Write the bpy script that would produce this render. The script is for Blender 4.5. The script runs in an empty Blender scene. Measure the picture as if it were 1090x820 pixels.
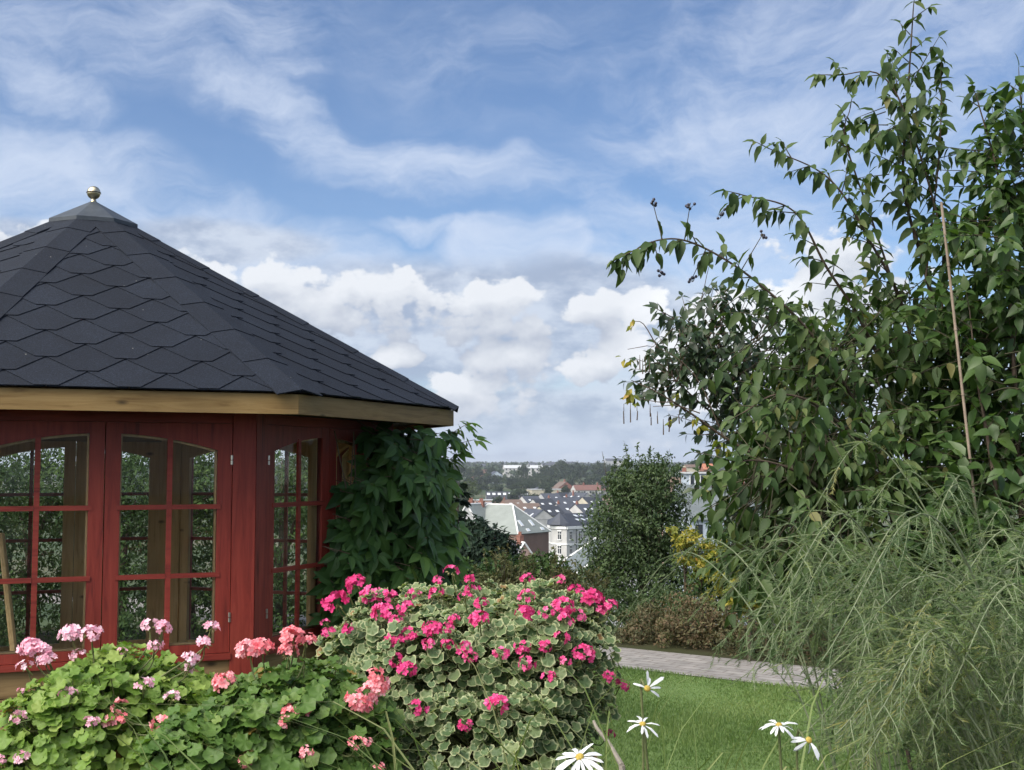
import bpy, math, random
import numpy as np
from mathutils import Vector
R = math.radians
rng = np.random.default_rng(7)
random.seed(7)
scene = bpy.context.scene
COL = scene.collection

# ------------------------------------------------------------------ camera
EYE = 1.6
W0, H0, FPX, HZ = 1090.0, 820.0, 1290.0, 500.0
PITCH = math.atan((HZ - H0 / 2) / FPX)
cp, sp = math.cos(PITCH), math.sin(PITCH)

def ray(px, py):
    a, b = px - W0 / 2, H0 / 2 - py
    return np.array([a, FPX * cp - b * sp, FPX * sp + b * cp])

def at(px, py, Y):
    """the world point seen in that direction at distance Y (metres north of the camera)"""
    d = ray(px, py)
    return np.array([0, 0, EYE]) + d * (Y / d[1])

def at_z(px, py, z):
    d = ray(px, py)
    return np.array([0, 0, EYE]) + d * ((z - EYE) / d[2])

def gx(px, Y):
    return (px - W0 / 2) / (FPX * cp + 90 * sp) * Y

cam_d = bpy.data.cameras.new("camera")
cam = bpy.data.objects.new("camera", cam_d)
COL.objects.link(cam)
cam.location = (0, 0, EYE)
cam.rotation_euler = (math.pi / 2 + PITCH, 0, 0)
cam_d.sensor_width = 36
cam_d.lens = FPX / W0 * 36
cam_d.clip_start = 0.05
cam_d.clip_end = 30000
scene.camera = cam

# ------------------------------------------------------------------ object helpers
def tag(o, label=None, cat=None, group=None, kind=None):
    if label: o["label"] = label
    if cat: o["category"] = cat
    if group: o["group"] = group
    if kind: o["kind"] = kind
    return o

def empty(name, loc=(0, 0, 0), label=None, cat=None, group=None):
    o = bpy.data.objects.new(name, None)
    COL.objects.link(o)
    o.location = [float(v) for v in loc]
    o.empty_display_size = 0.1
    return tag(o, label, cat, group)

class MB:
    """collects shapes (world coordinates) and links them as one mesh object"""
    def __init__(s):
        s.V, s.F, s.T, s.Rm, s.n = [], [], [], [], 0
    def add(s, v, f, tint=0.5, rim=0.0):
        v = np.asarray(v, float).reshape(-1, 3)
        k = len(v)
        s.V.append(v)
        s.F.extend([tuple(i + s.n for i in q) for q in f])
        s.T.append(np.full(k, tint) if np.isscalar(tint) else np.asarray(tint, float))
        s.Rm.append(np.full(k, rim) if np.isscalar(rim) else np.asarray(rim, float))
        s.n += k
        return s
    def many(s, tv, tf, M, P, tint, rim=None):
        """template (tv, tf) placed N times: M (N,3,3) columns = axes, P (N,3)"""
        M, P = np.asarray(M), np.asarray(P)
        N, k = len(P), len(tv)
        if N == 0: return s
        v = np.einsum("nij,kj->nki", M, tv) + P[:, None, :]
        s.V.append(v.reshape(-1, 3))
        off = s.n + np.arange(N) * k
        for q in tf:
            s.F.append((off, q))
        s.T.append(np.repeat(np.asarray(tint, float), k))
        r = np.zeros(k) if rim is None else np.asarray(rim, float)
        s.Rm.append(np.tile(r, N))
        s.n += N * k
        return s
    def box(s, c, dx, dy, dz, ang=0.0, tint=0.5):
        ca, sa = math.cos(ang), math.sin(ang)
        v = []
        for x, y, z in ((-1,-1,-1),(1,-1,-1),(1,1,-1),(-1,1,-1),(-1,-1,1),(1,-1,1),(1,1,1),(-1,1,1)):
            x, y, z = x*dx/2, y*dy/2, z*dz/2
            v.append((c[0]+x*ca-y*sa, c[1]+x*sa+y*ca, c[2]+z))
        return s.add(v, BOXF, tint)
    def hexa(s, v8, tint=0.5):
        return s.add(v8, BOXF, tint)
    def tube(s, pts, r0, r1=None, n=6, tint=0.5, cap=True):
        pts = np.asarray(pts, float)
        r1 = r0 if r1 is None else r1
        m = len(pts)
        t = np.gradient(pts, axis=0)
        t /= np.linalg.norm(t, axis=1)[:, None] + 1e-12
        up = np.array([0, 0, 1.0]) if abs(t[0][2]) < 0.9 else np.array([1.0, 0, 0])
        v = []
        for i in range(m):
            a = np.cross(t[i], up); a /= np.linalg.norm(a) + 1e-12
            b = np.cross(a, t[i])
            r = r0 + (r1 - r0) * i / max(1, m - 1)
            for j in range(n):
                th = 2 * math.pi * j / n
                v.append(pts[i] + r * (math.cos(th) * a + math.sin(th) * b))
        f = []
        for i in range(m - 1):
            for j in range(n):
                k = (j + 1) % n
                f.append((i*n+j, i*n+k, (i+1)*n+k, (i+1)*n+j))
        if cap:
            f.append(tuple(range(n - 1, -1, -1)))
            f.append(tuple((m-1)*n + j for j in range(n)))
        return s.add(v, f, tint)
    def lathe(s, c, prof, n=16, tint=0.5):
        v, f = [], []
        for r, z in prof:
            for j in range(n):
                th = 2 * math.pi * j / n
                v.append((c[0]+r*math.cos(th), c[1]+r*math.sin(th), c[2]+z))
        for i in range(len(prof) - 1):
            for j in range(n):
                k = (j + 1) % n
                f.append((i*n+j, i*n+k, (i+1)*n+k, (i+1)*n+j))
        return s.add(v, f, tint)
    def poly(s, pts, tint=0.5):
        return s.add(pts, [tuple(range(len(pts)))], tint)
    def build(s, name, mat, parent=None, smooth=False):
        me = bpy.data.meshes.new(name)
        V = np.concatenate(s.V) if s.V else np.zeros((0, 3))
        org = np.array(parent_world(parent)) if parent is not None else np.zeros(3)
        V = V - org
        li, ls, pos = [], [], 0
        for q in s.F:
            if isinstance(q, tuple) and len(q) == 2 and isinstance(q[0], np.ndarray):
                off, idx = q
                a = off[:, None] + np.array(idx)[None, :]
                li.append(a.reshape(-1)); ls.append(np.full(len(off), len(idx)))
            else:
                li.append(np.array(q)); ls.append(np.array([len(q)]))
        li = np.concatenate(li) if li else np.zeros(0, int)
        lt = np.concatenate(ls) if ls else np.zeros(0, int)
        st = np.concatenate([[0], np.cumsum(lt)[:-1]]) if len(lt) else lt
        me.vertices.add(len(V)); me.vertices.foreach_set("co", V.astype(np.float32).ravel())
        me.loops.add(len(li)); me.loops.foreach_set("vertex_index", li.astype(np.int32))
        me.polygons.add(len(lt))
        me.polygons.foreach_set("loop_start", st.astype(np.int32))
        me.polygons.foreach_set("loop_total", lt.astype(np.int32))
        me.update(calc_edges=True)
        me.polygons.foreach_set("use_smooth", np.full(len(lt), smooth))
        a = me.attributes.new("tint", "FLOAT", "POINT")
        a.data.foreach_set("value", np.concatenate(s.T).astype(np.float32))
        a = me.attributes.new("rim", "FLOAT", "POINT")
        a.data.foreach_set("value", np.concatenate(s.Rm).astype(np.float32))
        if mat is not None: me.materials.append(mat)
        o = bpy.data.objects.new(name, me)
        COL.objects.link(o)
        if parent is not None: o.parent = parent
        return o

BOXF = [(0,3,2,1),(4,5,6,7),(0,1,5,4),(1,2,6,5),(2,3,7,6),(3,0,4,7)]

def parent_world(p):
    v = np.zeros(3)
    while p is not None:
        v = v + np.array(p.location); p = p.parent
    return v

def frames(d, up):
    """rotation matrices with column 1 = d, column 2 close to up"""
    d = d / (np.linalg.norm(d, axis=1)[:, None] + 1e-9)
    x = np.cross(d, up); x /= np.linalg.norm(x, axis=1)[:, None] + 1e-9
    z = np.cross(x, d)
    return np.stack([x, d, z], axis=2)

def smooth_line(pts, n):
    pts = np.asarray(pts, float)
    m = len(pts)
    P = np.vstack([2*pts[0]-pts[1], pts, 2*pts[-1]-pts[-2]])
    out = []
    for i in range(m - 1):
        p0, p1, p2, p3 = P[i:i+4]
        for t in np.linspace(0, 1, n, endpoint=False):
            out.append(0.5*((2*p1)+(-p0+p2)*t+(2*p0-5*p1+4*p2-p3)*t*t+(-p0+3*p1-3*p2+p3)*t**3))
    out.append(pts[-1])
    return np.array(out)

def rnd(a, b, n=None):
    return rng.uniform(a, b, n)

def rdir(n):
    v = rng.normal(size=(n, 3))
    return v / np.linalg.norm(v, axis=1)[:, None]

# ------------------------------------------------------------------ materials
def new_mat(name):
    m = bpy.data.materials.new(name)
    m.use_nodes = True
    nt = m.node_tree
    for n in list(nt.nodes): nt.nodes.remove(n)
    return m, nt

def N(nt, t, **kw):
    n = nt.nodes.new(t)
    for k, v in kw.items():
        if k.startswith("i_"):
            n.inputs[k[2:].replace("_", " ")].default_value = v
        else: setattr(n, k, v)
    return n

def ramp(nt, fac, stops, interp="LINEAR"):
    r = nt.nodes.new("ShaderNodeValToRGB")
    r.color_ramp.interpolation = interp
    e = r.color_ramp.elements
    while len(e) < len(stops): e.new(0.5)
    for q, (p, c) in zip(e, stops):
        q.position = p; q.color = (*c, 1) if len(c) == 3 else c
    nt.links.new(fac, r.inputs[0])
    return r.outputs[0]

def mixc(nt, fac, a, b, mode="MIX"):
    m = nt.nodes.new("ShaderNodeMix"); m.data_type = "RGBA"; m.blend_type = mode
    for sock, v in ((m.inputs[0], fac), (m.inputs[6], a), (m.inputs[7], b)):
        if isinstance(v, (int, float)): sock.default_value = v
        elif isinstance(v, tuple): sock.default_value = (*v, 1)
        else: nt.links.new(v, sock)
    return m.outputs[2]

def noise(nt, scale, detail=4, rough=0.55, vec=None, dist=0.0):
    n = N(nt, "ShaderNodeTexNoise")
    n.inputs["Scale"].default_value = scale
    n.inputs["Detail"].default_value = detail
    n.inputs["Roughness"].default_value = rough
    n.inputs["Distortion"].default_value = dist
    if vec is not None: nt.links.new(vec, n.inputs["Vector"])
    return n.outputs[0]

def objvec(nt, scale=(1, 1, 1), rot=(0, 0, 0)):
    tc = N(nt, "ShaderNodeTexCoord")
    mp = N(nt, "ShaderNodeMapping")
    mp.inputs["Scale"].default_value = scale
    mp.inputs["Rotation"].default_value = rot
    nt.links.new(tc.outputs["Object"], mp.inputs["Vector"])
    return mp.outputs[0]

def out(nt, sh):
    o = N(nt, "ShaderNodeOutputMaterial")
    nt.links.new(sh, o.inputs["Surface"])

def bump(nt, h, strength=0.3, dist=0.01):
    b = N(nt, "ShaderNodeBump")
    b.inputs["Strength"].default_value = strength
    b.inputs["Distance"].default_value = dist
    nt.links.new(h, b.inputs["Height"])
    return b.outputs[0]

def pbsdf(nt, col, rough=0.6, spec=0.4, metal=0.0, normal=None):
    p = N(nt, "ShaderNodeBsdfPrincipled")
    if isinstance(col, tuple): p.inputs["Base Color"].default_value = (*col, 1)
    else: nt.links.new(col, p.inputs["Base Color"])
    if isinstance(rough, (int, float)): p.inputs["Roughness"].default_value = rough
    else: nt.links.new(rough, p.inputs["Roughness"])
    p.inputs["Specular IOR Level"].default_value = spec
    p.inputs["Metallic"].default_value = metal
    if normal is not None: nt.links.new(normal, p.inputs["Normal"])
    return p.outputs[0]

def mat_noise(name, c1, c2, scale=8.0, rough=0.7, spec=0.3, bmp=0.2, bdist=0.01, stretch=(1, 1, 1), detail=5, metal=0.0):
    m, nt = new_mat(name)
    v = objvec(nt, stretch)
    n = noise(nt, scale, detail, 0.6, v)
    c = ramp(nt, n, [(0.3, c1), (0.7, c2)])
    nn = bump(nt, noise(nt, scale * 4, 4, 0.6, v), bmp, bdist)
    out(nt, pbsdf(nt, c, rough, spec, metal, nn))
    return m

def mat_leaf(name, stops, rough=0.45, spec=0.35, trans=0.3, tcol=None, rimc=None, rimpos=(0.55, 0.8), patch=0.35):
    """leaf surface: each leaf has its own tint, a little mottling, light passes through"""
    m, nt = new_mat(name)
    a = N(nt, "ShaderNodeAttribute", attribute_name="tint")
    c = ramp(nt, a.outputs["Fac"], stops)
    v = objvec(nt)
    n = noise(nt, 30, 3, 0.6, v)
    c = mixc(nt, patch, c, mixc(nt, n, (0.5, 0.5, 0.45), (1.35, 1.35, 1.2)), "MULTIPLY")
    if rimc:
        rr = N(nt, "ShaderNodeAttribute", attribute_name="rim")
        f = ramp(nt, rr.outputs["Fac"], [(rimpos[0], (0, 0, 0)), (rimpos[1], (1, 1, 1))])
        c = mixc(nt, f, c, rimc)
    p = pbsdf(nt, c, rough, spec)
    if trans > 0:
        t = N(nt, "ShaderNodeBsdfTranslucent")
        tc = mixc(nt, 1.0, c, tcol or (1.5, 1.6, 0.7), "MULTIPLY")
        nt.links.new(tc, t.inputs["Color"])
        mx = N(nt, "ShaderNodeMixShader"); mx.inputs[0].default_value = trans
        nt.links.new(p, mx.inputs[1]); nt.links.new(t.outputs[0], mx.inputs[2])
        p = mx.outputs[0]
    out(nt, p)
    return m

def mat_plain(name, c, rough=0.6, spec=0.3, metal=0.0, var=0.25, scale=6.0):
    return mat_noise(name, tuple(x * (1 - var) for x in c), tuple(min(1, x * (1 + var)) for x in c), scale, rough, spec, 0.1, 0.005, metal=metal)
EXPOSURE = 1.15
SKY_TINT = (.51, .54, .60)
HAZE_DENSITY = 0.00013
# ------------------------------------------------------------------ sun, sky and air
SUN_EL, SUN_AZ = 47.0, -132.0        # azimuth from north (+Y), clockwise; behind the camera's left shoulder
sd = Vector((math.sin(R(SUN_AZ)) * math.cos(R(SUN_EL)), math.cos(R(SUN_AZ)) * math.cos(R(SUN_EL)), math.sin(R(SUN_EL))))
sun_d = bpy.data.lights.new("sun", "SUN")
sun = bpy.data.objects.new("sun", sun_d)
COL.objects.link(sun)
sun.rotation_euler = (-sd).to_track_quat("-Z", "Y").to_euler()
sun_d.energy = 2.1
sun_d.angle = R(42)
sun_d.color = (1.0, 0.93, 0.83)

world = bpy.data.worlds.new("World")
scene.world = world
world.use_nodes = True
wt = world.node_tree
for n in list(wt.nodes): wt.nodes.remove(n)

class E:
    """tiny expression wrapper over math nodes"""
    def __init__(s, sock): s.s = sock
    @staticmethod
    def op(o, *a, clamp=False):
        n = wt.nodes.new("ShaderNodeMath"); n.operation = o; n.use_clamp = clamp
        for i, v in enumerate(a):
            if isinstance(v, E): wt.links.new(v.s, n.inputs[i])
            else: n.inputs[i].default_value = float(v)
        return E(n.outputs[0])
    def __add__(s, o): return E.op("ADD", s, o)
    __radd__ = __add__
    def __sub__(s, o): return E.op("SUBTRACT", s, o)
    def __rsub__(s, o): return E.op("SUBTRACT", o, s)
    def __mul__(s, o): return E.op("MULTIPLY", s, o)
    __rmul__ = __mul__
    def mx(s, o): return E.op("MAXIMUM", s, o)
    def smx(s, o, k=0.2): return E.op("SMOOTH_MAX", s, o, k)
    def mn(s, o): return E.op("MINIMUM", s, o)
    def clamp(s): return E.op("ADD", s, 0.0, clamp=True)
    def step(s, a, b):
        n = wt.nodes.new("ShaderNodeMapRange"); n.interpolation_type = "SMOOTHSTEP"
        wt.links.new(s.s, n.inputs["Value"])
        n.inputs["From Min"].default_value = a; n.inputs["From Max"].default_value = b
        return E(n.outputs[0])

def wvec(x, y, z=0.0):
    n = wt.nodes.new("ShaderNodeCombineXYZ")
    for i, v in enumerate((x, y, z)):
        if isinstance(v, E): wt.links.new(v.s, n.inputs[i])
        else: n.inputs[i].default_value = v
    return n.outputs[0]

def wv(o, *a):
    n = wt.nodes.new("ShaderNodeVectorMath"); n.operation = o
    for i, v in enumerate(a):
        if isinstance(v, (tuple, list)): n.inputs[i].default_value = v
        else: wt.links.new(v, n.inputs[i])
    return n
def wnoise(uv, sx, sy, ox, oy, detail=6, rough=0.55, dist=0.0, rot=0.0):
    """2-D fractal noise of azimuth and elevation"""
    if rot:
        m = wt.nodes.new("ShaderNodeMapping")
        m.inputs["Rotation"].default_value = (0, 0, R(rot)); m.inputs["Scale"].default_value = (1, 1, 1)
        wt.links.new(uv, m.inputs["Vector"]); uv = m.outputs[0]
    n = wt.nodes.new("ShaderNodeTexNoise"); n.noise_dimensions = "2D"
    n.inputs["Scale"].default_value = 1.0; n.inputs["Detail"].default_value = detail
    n.inputs["Roughness"].default_value = rough; n.inputs["Distortion"].default_value = dist
    wt.links.new(wv("MULTIPLY_ADD", uv, (sx, sy, 0), (ox, oy, 0)).outputs[0], n.inputs["Vector"])
    return E(n.outputs[0])
def wbillow(uv, sx, sy, ox, oy, detail=1.5):
    n = wt.nodes.new("ShaderNodeTexVoronoi"); n.voronoi_dimensions = "2D"; n.feature = "F1"
    n.inputs["Scale"].default_value = 1.0; n.inputs["Detail"].default_value = detail; n.inputs["Roughness"].default_value = 0.5
    wt.links.new(wv("MULTIPLY_ADD", uv, (sx, sy, 0), (ox, oy, 0)).outputs[0], n.inputs["Vector"])
    return E(n.outputs[0])

tc = wt.nodes.new("ShaderNodeTexCoord")
sep = wt.nodes.new("ShaderNodeSeparateXYZ")
wt.links.new(tc.outputs["Generated"], sep.inputs[0])
dx, dy, dz = (E(sep.outputs[i]) for i in range(3))
AZ = E.op("ARCTAN2", dx, dy)
EL = E.op("ARCSINE", dz)
UV = wvec(AZ, EL)

def pol(px, py):
    d = ray(px, py); d = d / np.linalg.norm(d)
    return math.atan2(d[0], d[1]), math.asin(d[2])

def blob(uv, px, py, rx, ry, rot=0.0):
    """squared distance from the middle of an ellipse in azimuth and elevation: 0 in the middle, 1 at the rim"""
    a0, e0 = pol(px, py)
    if rot:
        m = wt.nodes.new("ShaderNodeMapping"); m.vector_type = "TEXTURE"
        m.inputs["Location"].default_value = (a0, e0, 0); m.inputs["Rotation"].default_value = (0, 0, R(rot))
        m.inputs["Scale"].default_value = (rx / FPX, ry / FPX, 1)
        wt.links.new(uv, m.inputs["Vector"]); p = m.outputs[0]
    else:
        kx, ky = FPX / rx, FPX / ry
        p = wv("MULTIPLY_ADD", uv, (kx, ky, 0), (-a0 * kx, -e0 * ky, 0)).outputs[0]
    return E(wv("DOT_PRODUCT", p, p).outputs["Value"])

def cover(uv, blobs, k=0.25):
    d = None
    for b in blobs:
        g = blob(uv, *b)
        d = g if d is None else E.op("SMOOTH_MIN", d, g, k)
    return 1.0 - d.mn(3.0)

# thin high cloud: streaks
wn = wt.nodes.new("ShaderNodeTexNoise"); wn.noise_dimensions = "2D"
wn.inputs["Scale"].default_value = 3.4; wn.inputs["Detail"].default_value = 3
wt.links.new(UV, wn.inputs["Vector"])
UVW = wv("MULTIPLY_ADD", wn.outputs["Color"], (.11, .11, 0), wv("ADD", UV, (-.055, -.055, 0)).outputs[0]).outputs[0]
wn2 = wt.nodes.new("ShaderNodeTexNoise"); wn2.noise_dimensions = "2D"
wn2.inputs["Scale"].default_value = 15; wn2.inputs["Detail"].default_value = 5
wt.links.new(UV, wn2.inputs["Vector"])
UVW = wv("MULTIPLY_ADD", wn2.outputs["Color"], (.045, .035, 0), wv("ADD", UVW, (-.0225, -.0175, 0)).outputs[0]).outputs[0]
st1 = wnoise(UVW, 5, 22, 1.0, 2.0, 10, 0.66, 0.12, rot=-10)
st2 = wnoise(UVW, 14, 30, 4.0, 7.0, 7, 0.62, 0.1, rot=10)
cir = None
WISPS = [  # px, py, rx, ry, rot, weight
    (110, 20, 330, 110, 8, .62), (265, 45, 110, 70, -25, .75), (55, 108, 95, 34, -18, .95), (300, 132, 165, 40, -22, 1.1),
    (470, 184, 190, 42, -4, 1.0), (660, 215, 130, 40, -8, .95), (30, 215, 270, 85, -8, 1.3), (280, 250, 190, 40, -14, .9),
    (900, 90, 360, 190, 8, .85), (760, 250, 260, 80, 0, .95), (560, 70, 300, 90, 0, .40), (470, 246, 95, 12, 4, .8),
    (552, 270, 88, 56, 12, 1.9), (330, 300, 230, 60, -6, 1.3), (480, 310, 260, 50, 0, 1.2), (700, 300, 160, 50, 0, 1.0), (1050, 20, 180, 90, 0, .8)]
for w in WISPS:
    g = (1.0 - blob(UVW, *w[:5])).mx(0.0) * w[5]
    cir = g if cir is None else cir.mx(g)
elsewhere = E.op("ABSOLUTE", AZ).step(0.42, 0.7) * 0.6
cir = cir.mx(elsewhere * EL.step(0.02, 0.2))
nz = st1 * 0.6 + st2 * 0.4
cirA = (cir.mn(1.15) * 0.60 + (nz - 0.5) * 2.0 * (cir.step(0.0, 0.5) * 0.8 + 0.2)).step(-0.08, 1.05)

# heaped cloud
CUM = [(330, 322, 120, 48), (430, 324, 120, 42), (530, 330, 125, 42), (640, 330, 110, 38), (255, 300, 80, 36),
       (421, 379, 34, 17), (545, 380, 60, 26), (600, 400, 84, 38), (645, 385, 42, 34), (545, 420, 95, 30), (475, 412, 56, 24), (500, 440, 90, 22),
       (765, 375, 110, 92), (705, 400, 58, 56), (880, 350, 130, 100), (20, 250, 80, 20), (700, 470, 70, 12), (560, 487, 150, 8), (400, 440, 60, 26),
       (-350, 330, 260, 110), (1500, 330, 300, 120), (-1200, 300, 400, 140), (2600, 260, 600, 160)]
GREY = [(480, 330, 300, 60), (500, 365, 230, 60), (560, 455, 300, 50), (650, 350, 140, 60), (225, 262, 125, 28), (370, 330, 160, 50), (800, 440, 250, 80), (20, 262, 120, 26),
        (-500, 420, 500, 90), (1700, 420, 600, 90)]
def heap(uv, full=True):
    n1 = wnoise(uv, 10, 14, 3.0, 9.0, 9 if full else 7, 0.58)
    b1 = wbillow(uv, 22, 30, 1.0, 5.0, 3.0)
    n2 = wnoise(uv, 42, 58, 2.0, 6.0, 6, 0.62)
    return cover(uv, CUM) + (n1 - 0.5) * 2.4 + (0.40 - b1) * 1.2 + (n2 - 0.5) * 1.15
c0 = heap(UV)
c1 = heap(wv("ADD", UV, (-0.005, 0.013, 0)).outputs[0], False)
cumA = c0.step(-0.12, 0.26)
big = cover(UV, CUM[:15]) - cover(wv("ADD", UV, (-0.006, 0.022, 0)).outputs[0], CUM[:15])
lit = ((c0 - c1) * 0.30 + big * 0.36 + 0.55).clamp()
thick = c0.step(0.2, 1.6)
gn = wnoise(UV, 9, 16, 7.0, 1.0, 6, 0.55)
gn2 = wnoise(UV, 16, 34, 3.0, 4.0, 8, 0.6)
greyA = (cover(UV, GREY) + (gn - 0.5) * 1.4).step(-0.35, 0.6)

SKY_STRENGTH = 0.1
sky = wt.nodes.new("ShaderNodeTexSky")
sky.sky_type = "NISHITA"
sky.sun_disc = False
sky.sun_elevation = R(SUN_EL)
sky.sun_rotation = R(SUN_AZ)
sky.air_density = 1.0; sky.dust_density = 0.2; sky.ozone_density = 3.0; sky.altitude = 100

def wmix(fac, a, b, mode="MIX"):
    m = wt.nodes.new("ShaderNodeMix"); m.data_type = "RGBA"; m.blend_type = mode
    m.clamp_factor = True
    for sk, v in ((m.inputs[0], fac), (m.inputs[6], a), (m.inputs[7], b)):
        if isinstance(v, E): wt.links.new(v.s, sk)
        elif isinstance(v, (int, float)): sk.default_value = v
        elif isinstance(v, tuple): sk.default_value = (*v, 1)
        else: wt.links.new(v, sk)
    return m.outputs[2]
K = SKY_BRIGHT = 4.8
def kc(r, g, b): return (r * K, g * K, b * K)
blue = wmix(1.0, sky.outputs[0], SKY_TINT, "MULTIPLY")
col = wmix(cirA * 0.78, blue, kc(.68, .76, .91))
col = wmix(greyA * 0.92, col, wmix(gn2.step(0.32, 0.66), kc(.36, .44, .59), kc(.62, .69, .81)))
cumC = wmix(lit, kc(.35, .41, .53), kc(.83, .86, .91))
cumC = wmix(thick * 0.15, cumC, kc(.70, .74, .81))
bright = (1.0 - blob(UV, 770, 370, 130, 105)).step(0.0, 0.6)
cumC = wmix(bright * 0.7, cumC, kc(1.0, 1.02, 1.05))
col = wmix(cumA * 0.96, col, cumC)
low = (1.0 - EL.step(0.0, 0.06)) * 0.6
col = wmix(low, col, kc(.55, .66, .84))
# bright glow round the veiled sun, added unseen behind the camera as soft fill
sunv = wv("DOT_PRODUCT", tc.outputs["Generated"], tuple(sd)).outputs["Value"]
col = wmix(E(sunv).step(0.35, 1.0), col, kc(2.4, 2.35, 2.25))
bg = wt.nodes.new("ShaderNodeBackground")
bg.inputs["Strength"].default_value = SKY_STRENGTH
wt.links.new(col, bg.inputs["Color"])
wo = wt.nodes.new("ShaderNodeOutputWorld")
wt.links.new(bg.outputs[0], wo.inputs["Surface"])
world.cycles.sampling_method = "MANUAL"
world.cycles.sample_map_resolution = 512

scene.view_settings.view_transform = "Standard"
scene.view_settings.look = "None"
scene.view_settings.gamma = 1.0
scene.view_settings.use_curve_mapping = False
scene.view_settings.exposure = EXPOSURE
scene.cycles.use_denoising = True
scene.cycles.max_bounces = 7
scene.cycles.diffuse_bounces = 3
scene.cycles.glossy_bounces = 3
scene.cycles.transmission_bounces = 4
scene.cycles.transparent_max_bounces = 16
scene.cycles.volume_bounces = 0
scene.cycles.use_adaptive_sampling = True
scene.cycles.adaptive_threshold = 0.015
scene.cycles.caustics_reflective = False
scene.cycles.caustics_refractive = False
# ------------------------------------------------------------------ ground, lawn, path
def gz(x, y):
    """height of the land"""
    p = [(-300, 0), (12.6, 0), (20, -1.3), (40, -6.0), (110, -18), (190, -25), (620, -24), (900, -17), (1150, -12), (1700, -6), (2600, 0), (3600, 6), (5200, 17), (9000, 22)]
    q = [a for a, _ in p]; h = [b for _, b in p]
    z = np.interp(y, q, h)
    far = np.clip((np.asarray(y) - 1500) / 2500, 0, 1)
    z = z + far * (10 * np.sin(np.asarray(x) * .0011 + 1.1) + 6 * np.sin(np.asarray(x) * .0031 + y * .001))
    return z

ys = np.concatenate([np.linspace(-60, 4, 9), np.linspace(5, 40, 36), np.geomspace(42, 9000, 90)])
xs1 = np.concatenate([np.linspace(0, 12, 13), np.geomspace(14, 7000, 45)])
xs = np.concatenate([-xs1[:0:-1], xs1])
X, Y = np.meshgrid(xs, ys)
Z = gz(X, Y)
nx_, ny_ = len(xs), len(ys)
v = np.stack([X, Y, Z], -1).reshape(-1, 3)
f = [(j*nx_+i, j*nx_+i+1, (j+1)*nx_+i+1, (j+1)*nx_+i) for j in range(ny_-1) for i in range(nx_-1)]
m, nt = new_mat("ground earth and grass")
tcn = N(nt, "ShaderNodeTexCoord")
c = ramp(nt, noise(nt, 0.9, 8, 0.65, tcn.outputs["Object"]), [(0.3, (.030, .024, .016)), (0.55, (.040, .045, .020)), (0.75, (.045, .065, .022))])
c2 = ramp(nt, noise(nt, 0.012, 8, 0.62, tcn.outputs["Object"]), [(0.35, (.030, .050, .022)), (0.5, (.055, .075, .035)), (0.62, (.12, .11, .075))])
sp_ = N(nt, "ShaderNodeSeparateXYZ"); nt.links.new(tcn.outputs["Object"], sp_.inputs[0])
mr = N(nt, "ShaderNodeMapRange"); mr.inputs["From Min"].default_value = 30; mr.inputs["From Max"].default_value = 200
nt.links.new(sp_.outputs["Y"], mr.inputs["Value"])
c = mixc(nt, mr.outputs[0], c, c2)
out(nt, pbsdf(nt, c, 0.9, 0.1, 0, bump(nt, noise(nt, 25, 6, 0.7, tcn.outputs["Object"]), 0.5, 0.02)))
tag(MB().add(v, f).build("ground", m), "grassy ground falling from the garden to the town", "ground", kind="structure")

# path: a strip running from upper left to lower right beyond the lawn
pa, pb = at_z(650, 711.5, 0), at_z(838, 733, 0)      # near edge
qa = at_z(650, 690, 0)                                # far edge
pd = (pb - pa) / np.linalg.norm(pb - pa)
pn = np.array([-pd[1], pd[0], 0.0])
PW = float(np.dot(qa - pa, pn))
def pt(s_, t_, z=0.0):
    q = pa + pd * s_ + pn * t_
    return (q[0], q[1], z)
S0, S1 = -9.0, 8.0
m, nt = new_mat("path stone paving")
v = objvec(nt, (1, 1, 1), (0, 0, -math.atan2(pd[1], pd[0])))
br = N(nt, "ShaderNodeTexBrick")
br.inputs["Scale"].default_value = 1.0
br.inputs["Brick Width"].default_value = 0.21; br.inputs["Row Height"].default_value = 0.105
br.inputs["Mortar Size"].default_value = 0.008
br.inputs["Color1"].default_value = (.22, .21, .205, 1); br.inputs["Color2"].default_value = (.29, .28, .27, 1); br.inputs["Mortar"].default_value = (.17, .155, .14, 1)
nt.links.new(v, br.inputs["Vector"])
c = mixc(nt, 0.6, br.outputs["Color"], ramp(nt, noise(nt, 6, 6, 0.65, v), [(0.3, (.45, .45, .45)), (0.7, (1.15, 1.12, 1.1))]), "MULTIPLY")
out(nt, pbsdf(nt, c, 0.85, 0.2, 0, bump(nt, br.outputs["Fac"], -0.4, 0.006)))
mb = MB()
n = 60
for k in range(n):
    a, b = S0 + (S1-S0)*k/n, S0 + (S1-S0)*(k+1)/n
    mb.hexa([pt(a, 0, -.05), pt(b, 0, -.05), pt(b, PW, -.05), pt(a, PW, -.05), pt(a, 0, .015), pt(b, 0, .015), pt(b, PW, .015), pt(a, PW, .015)]) if k == 0 else mb.poly([pt(a, 0, .015), pt(b, 0, .015), pt(b, PW, .015), pt(a, PW, .015)])
tag(mb.build("path", m), "pale stone paved path along the far edge of the lawn", "path", kind="structure")

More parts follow.
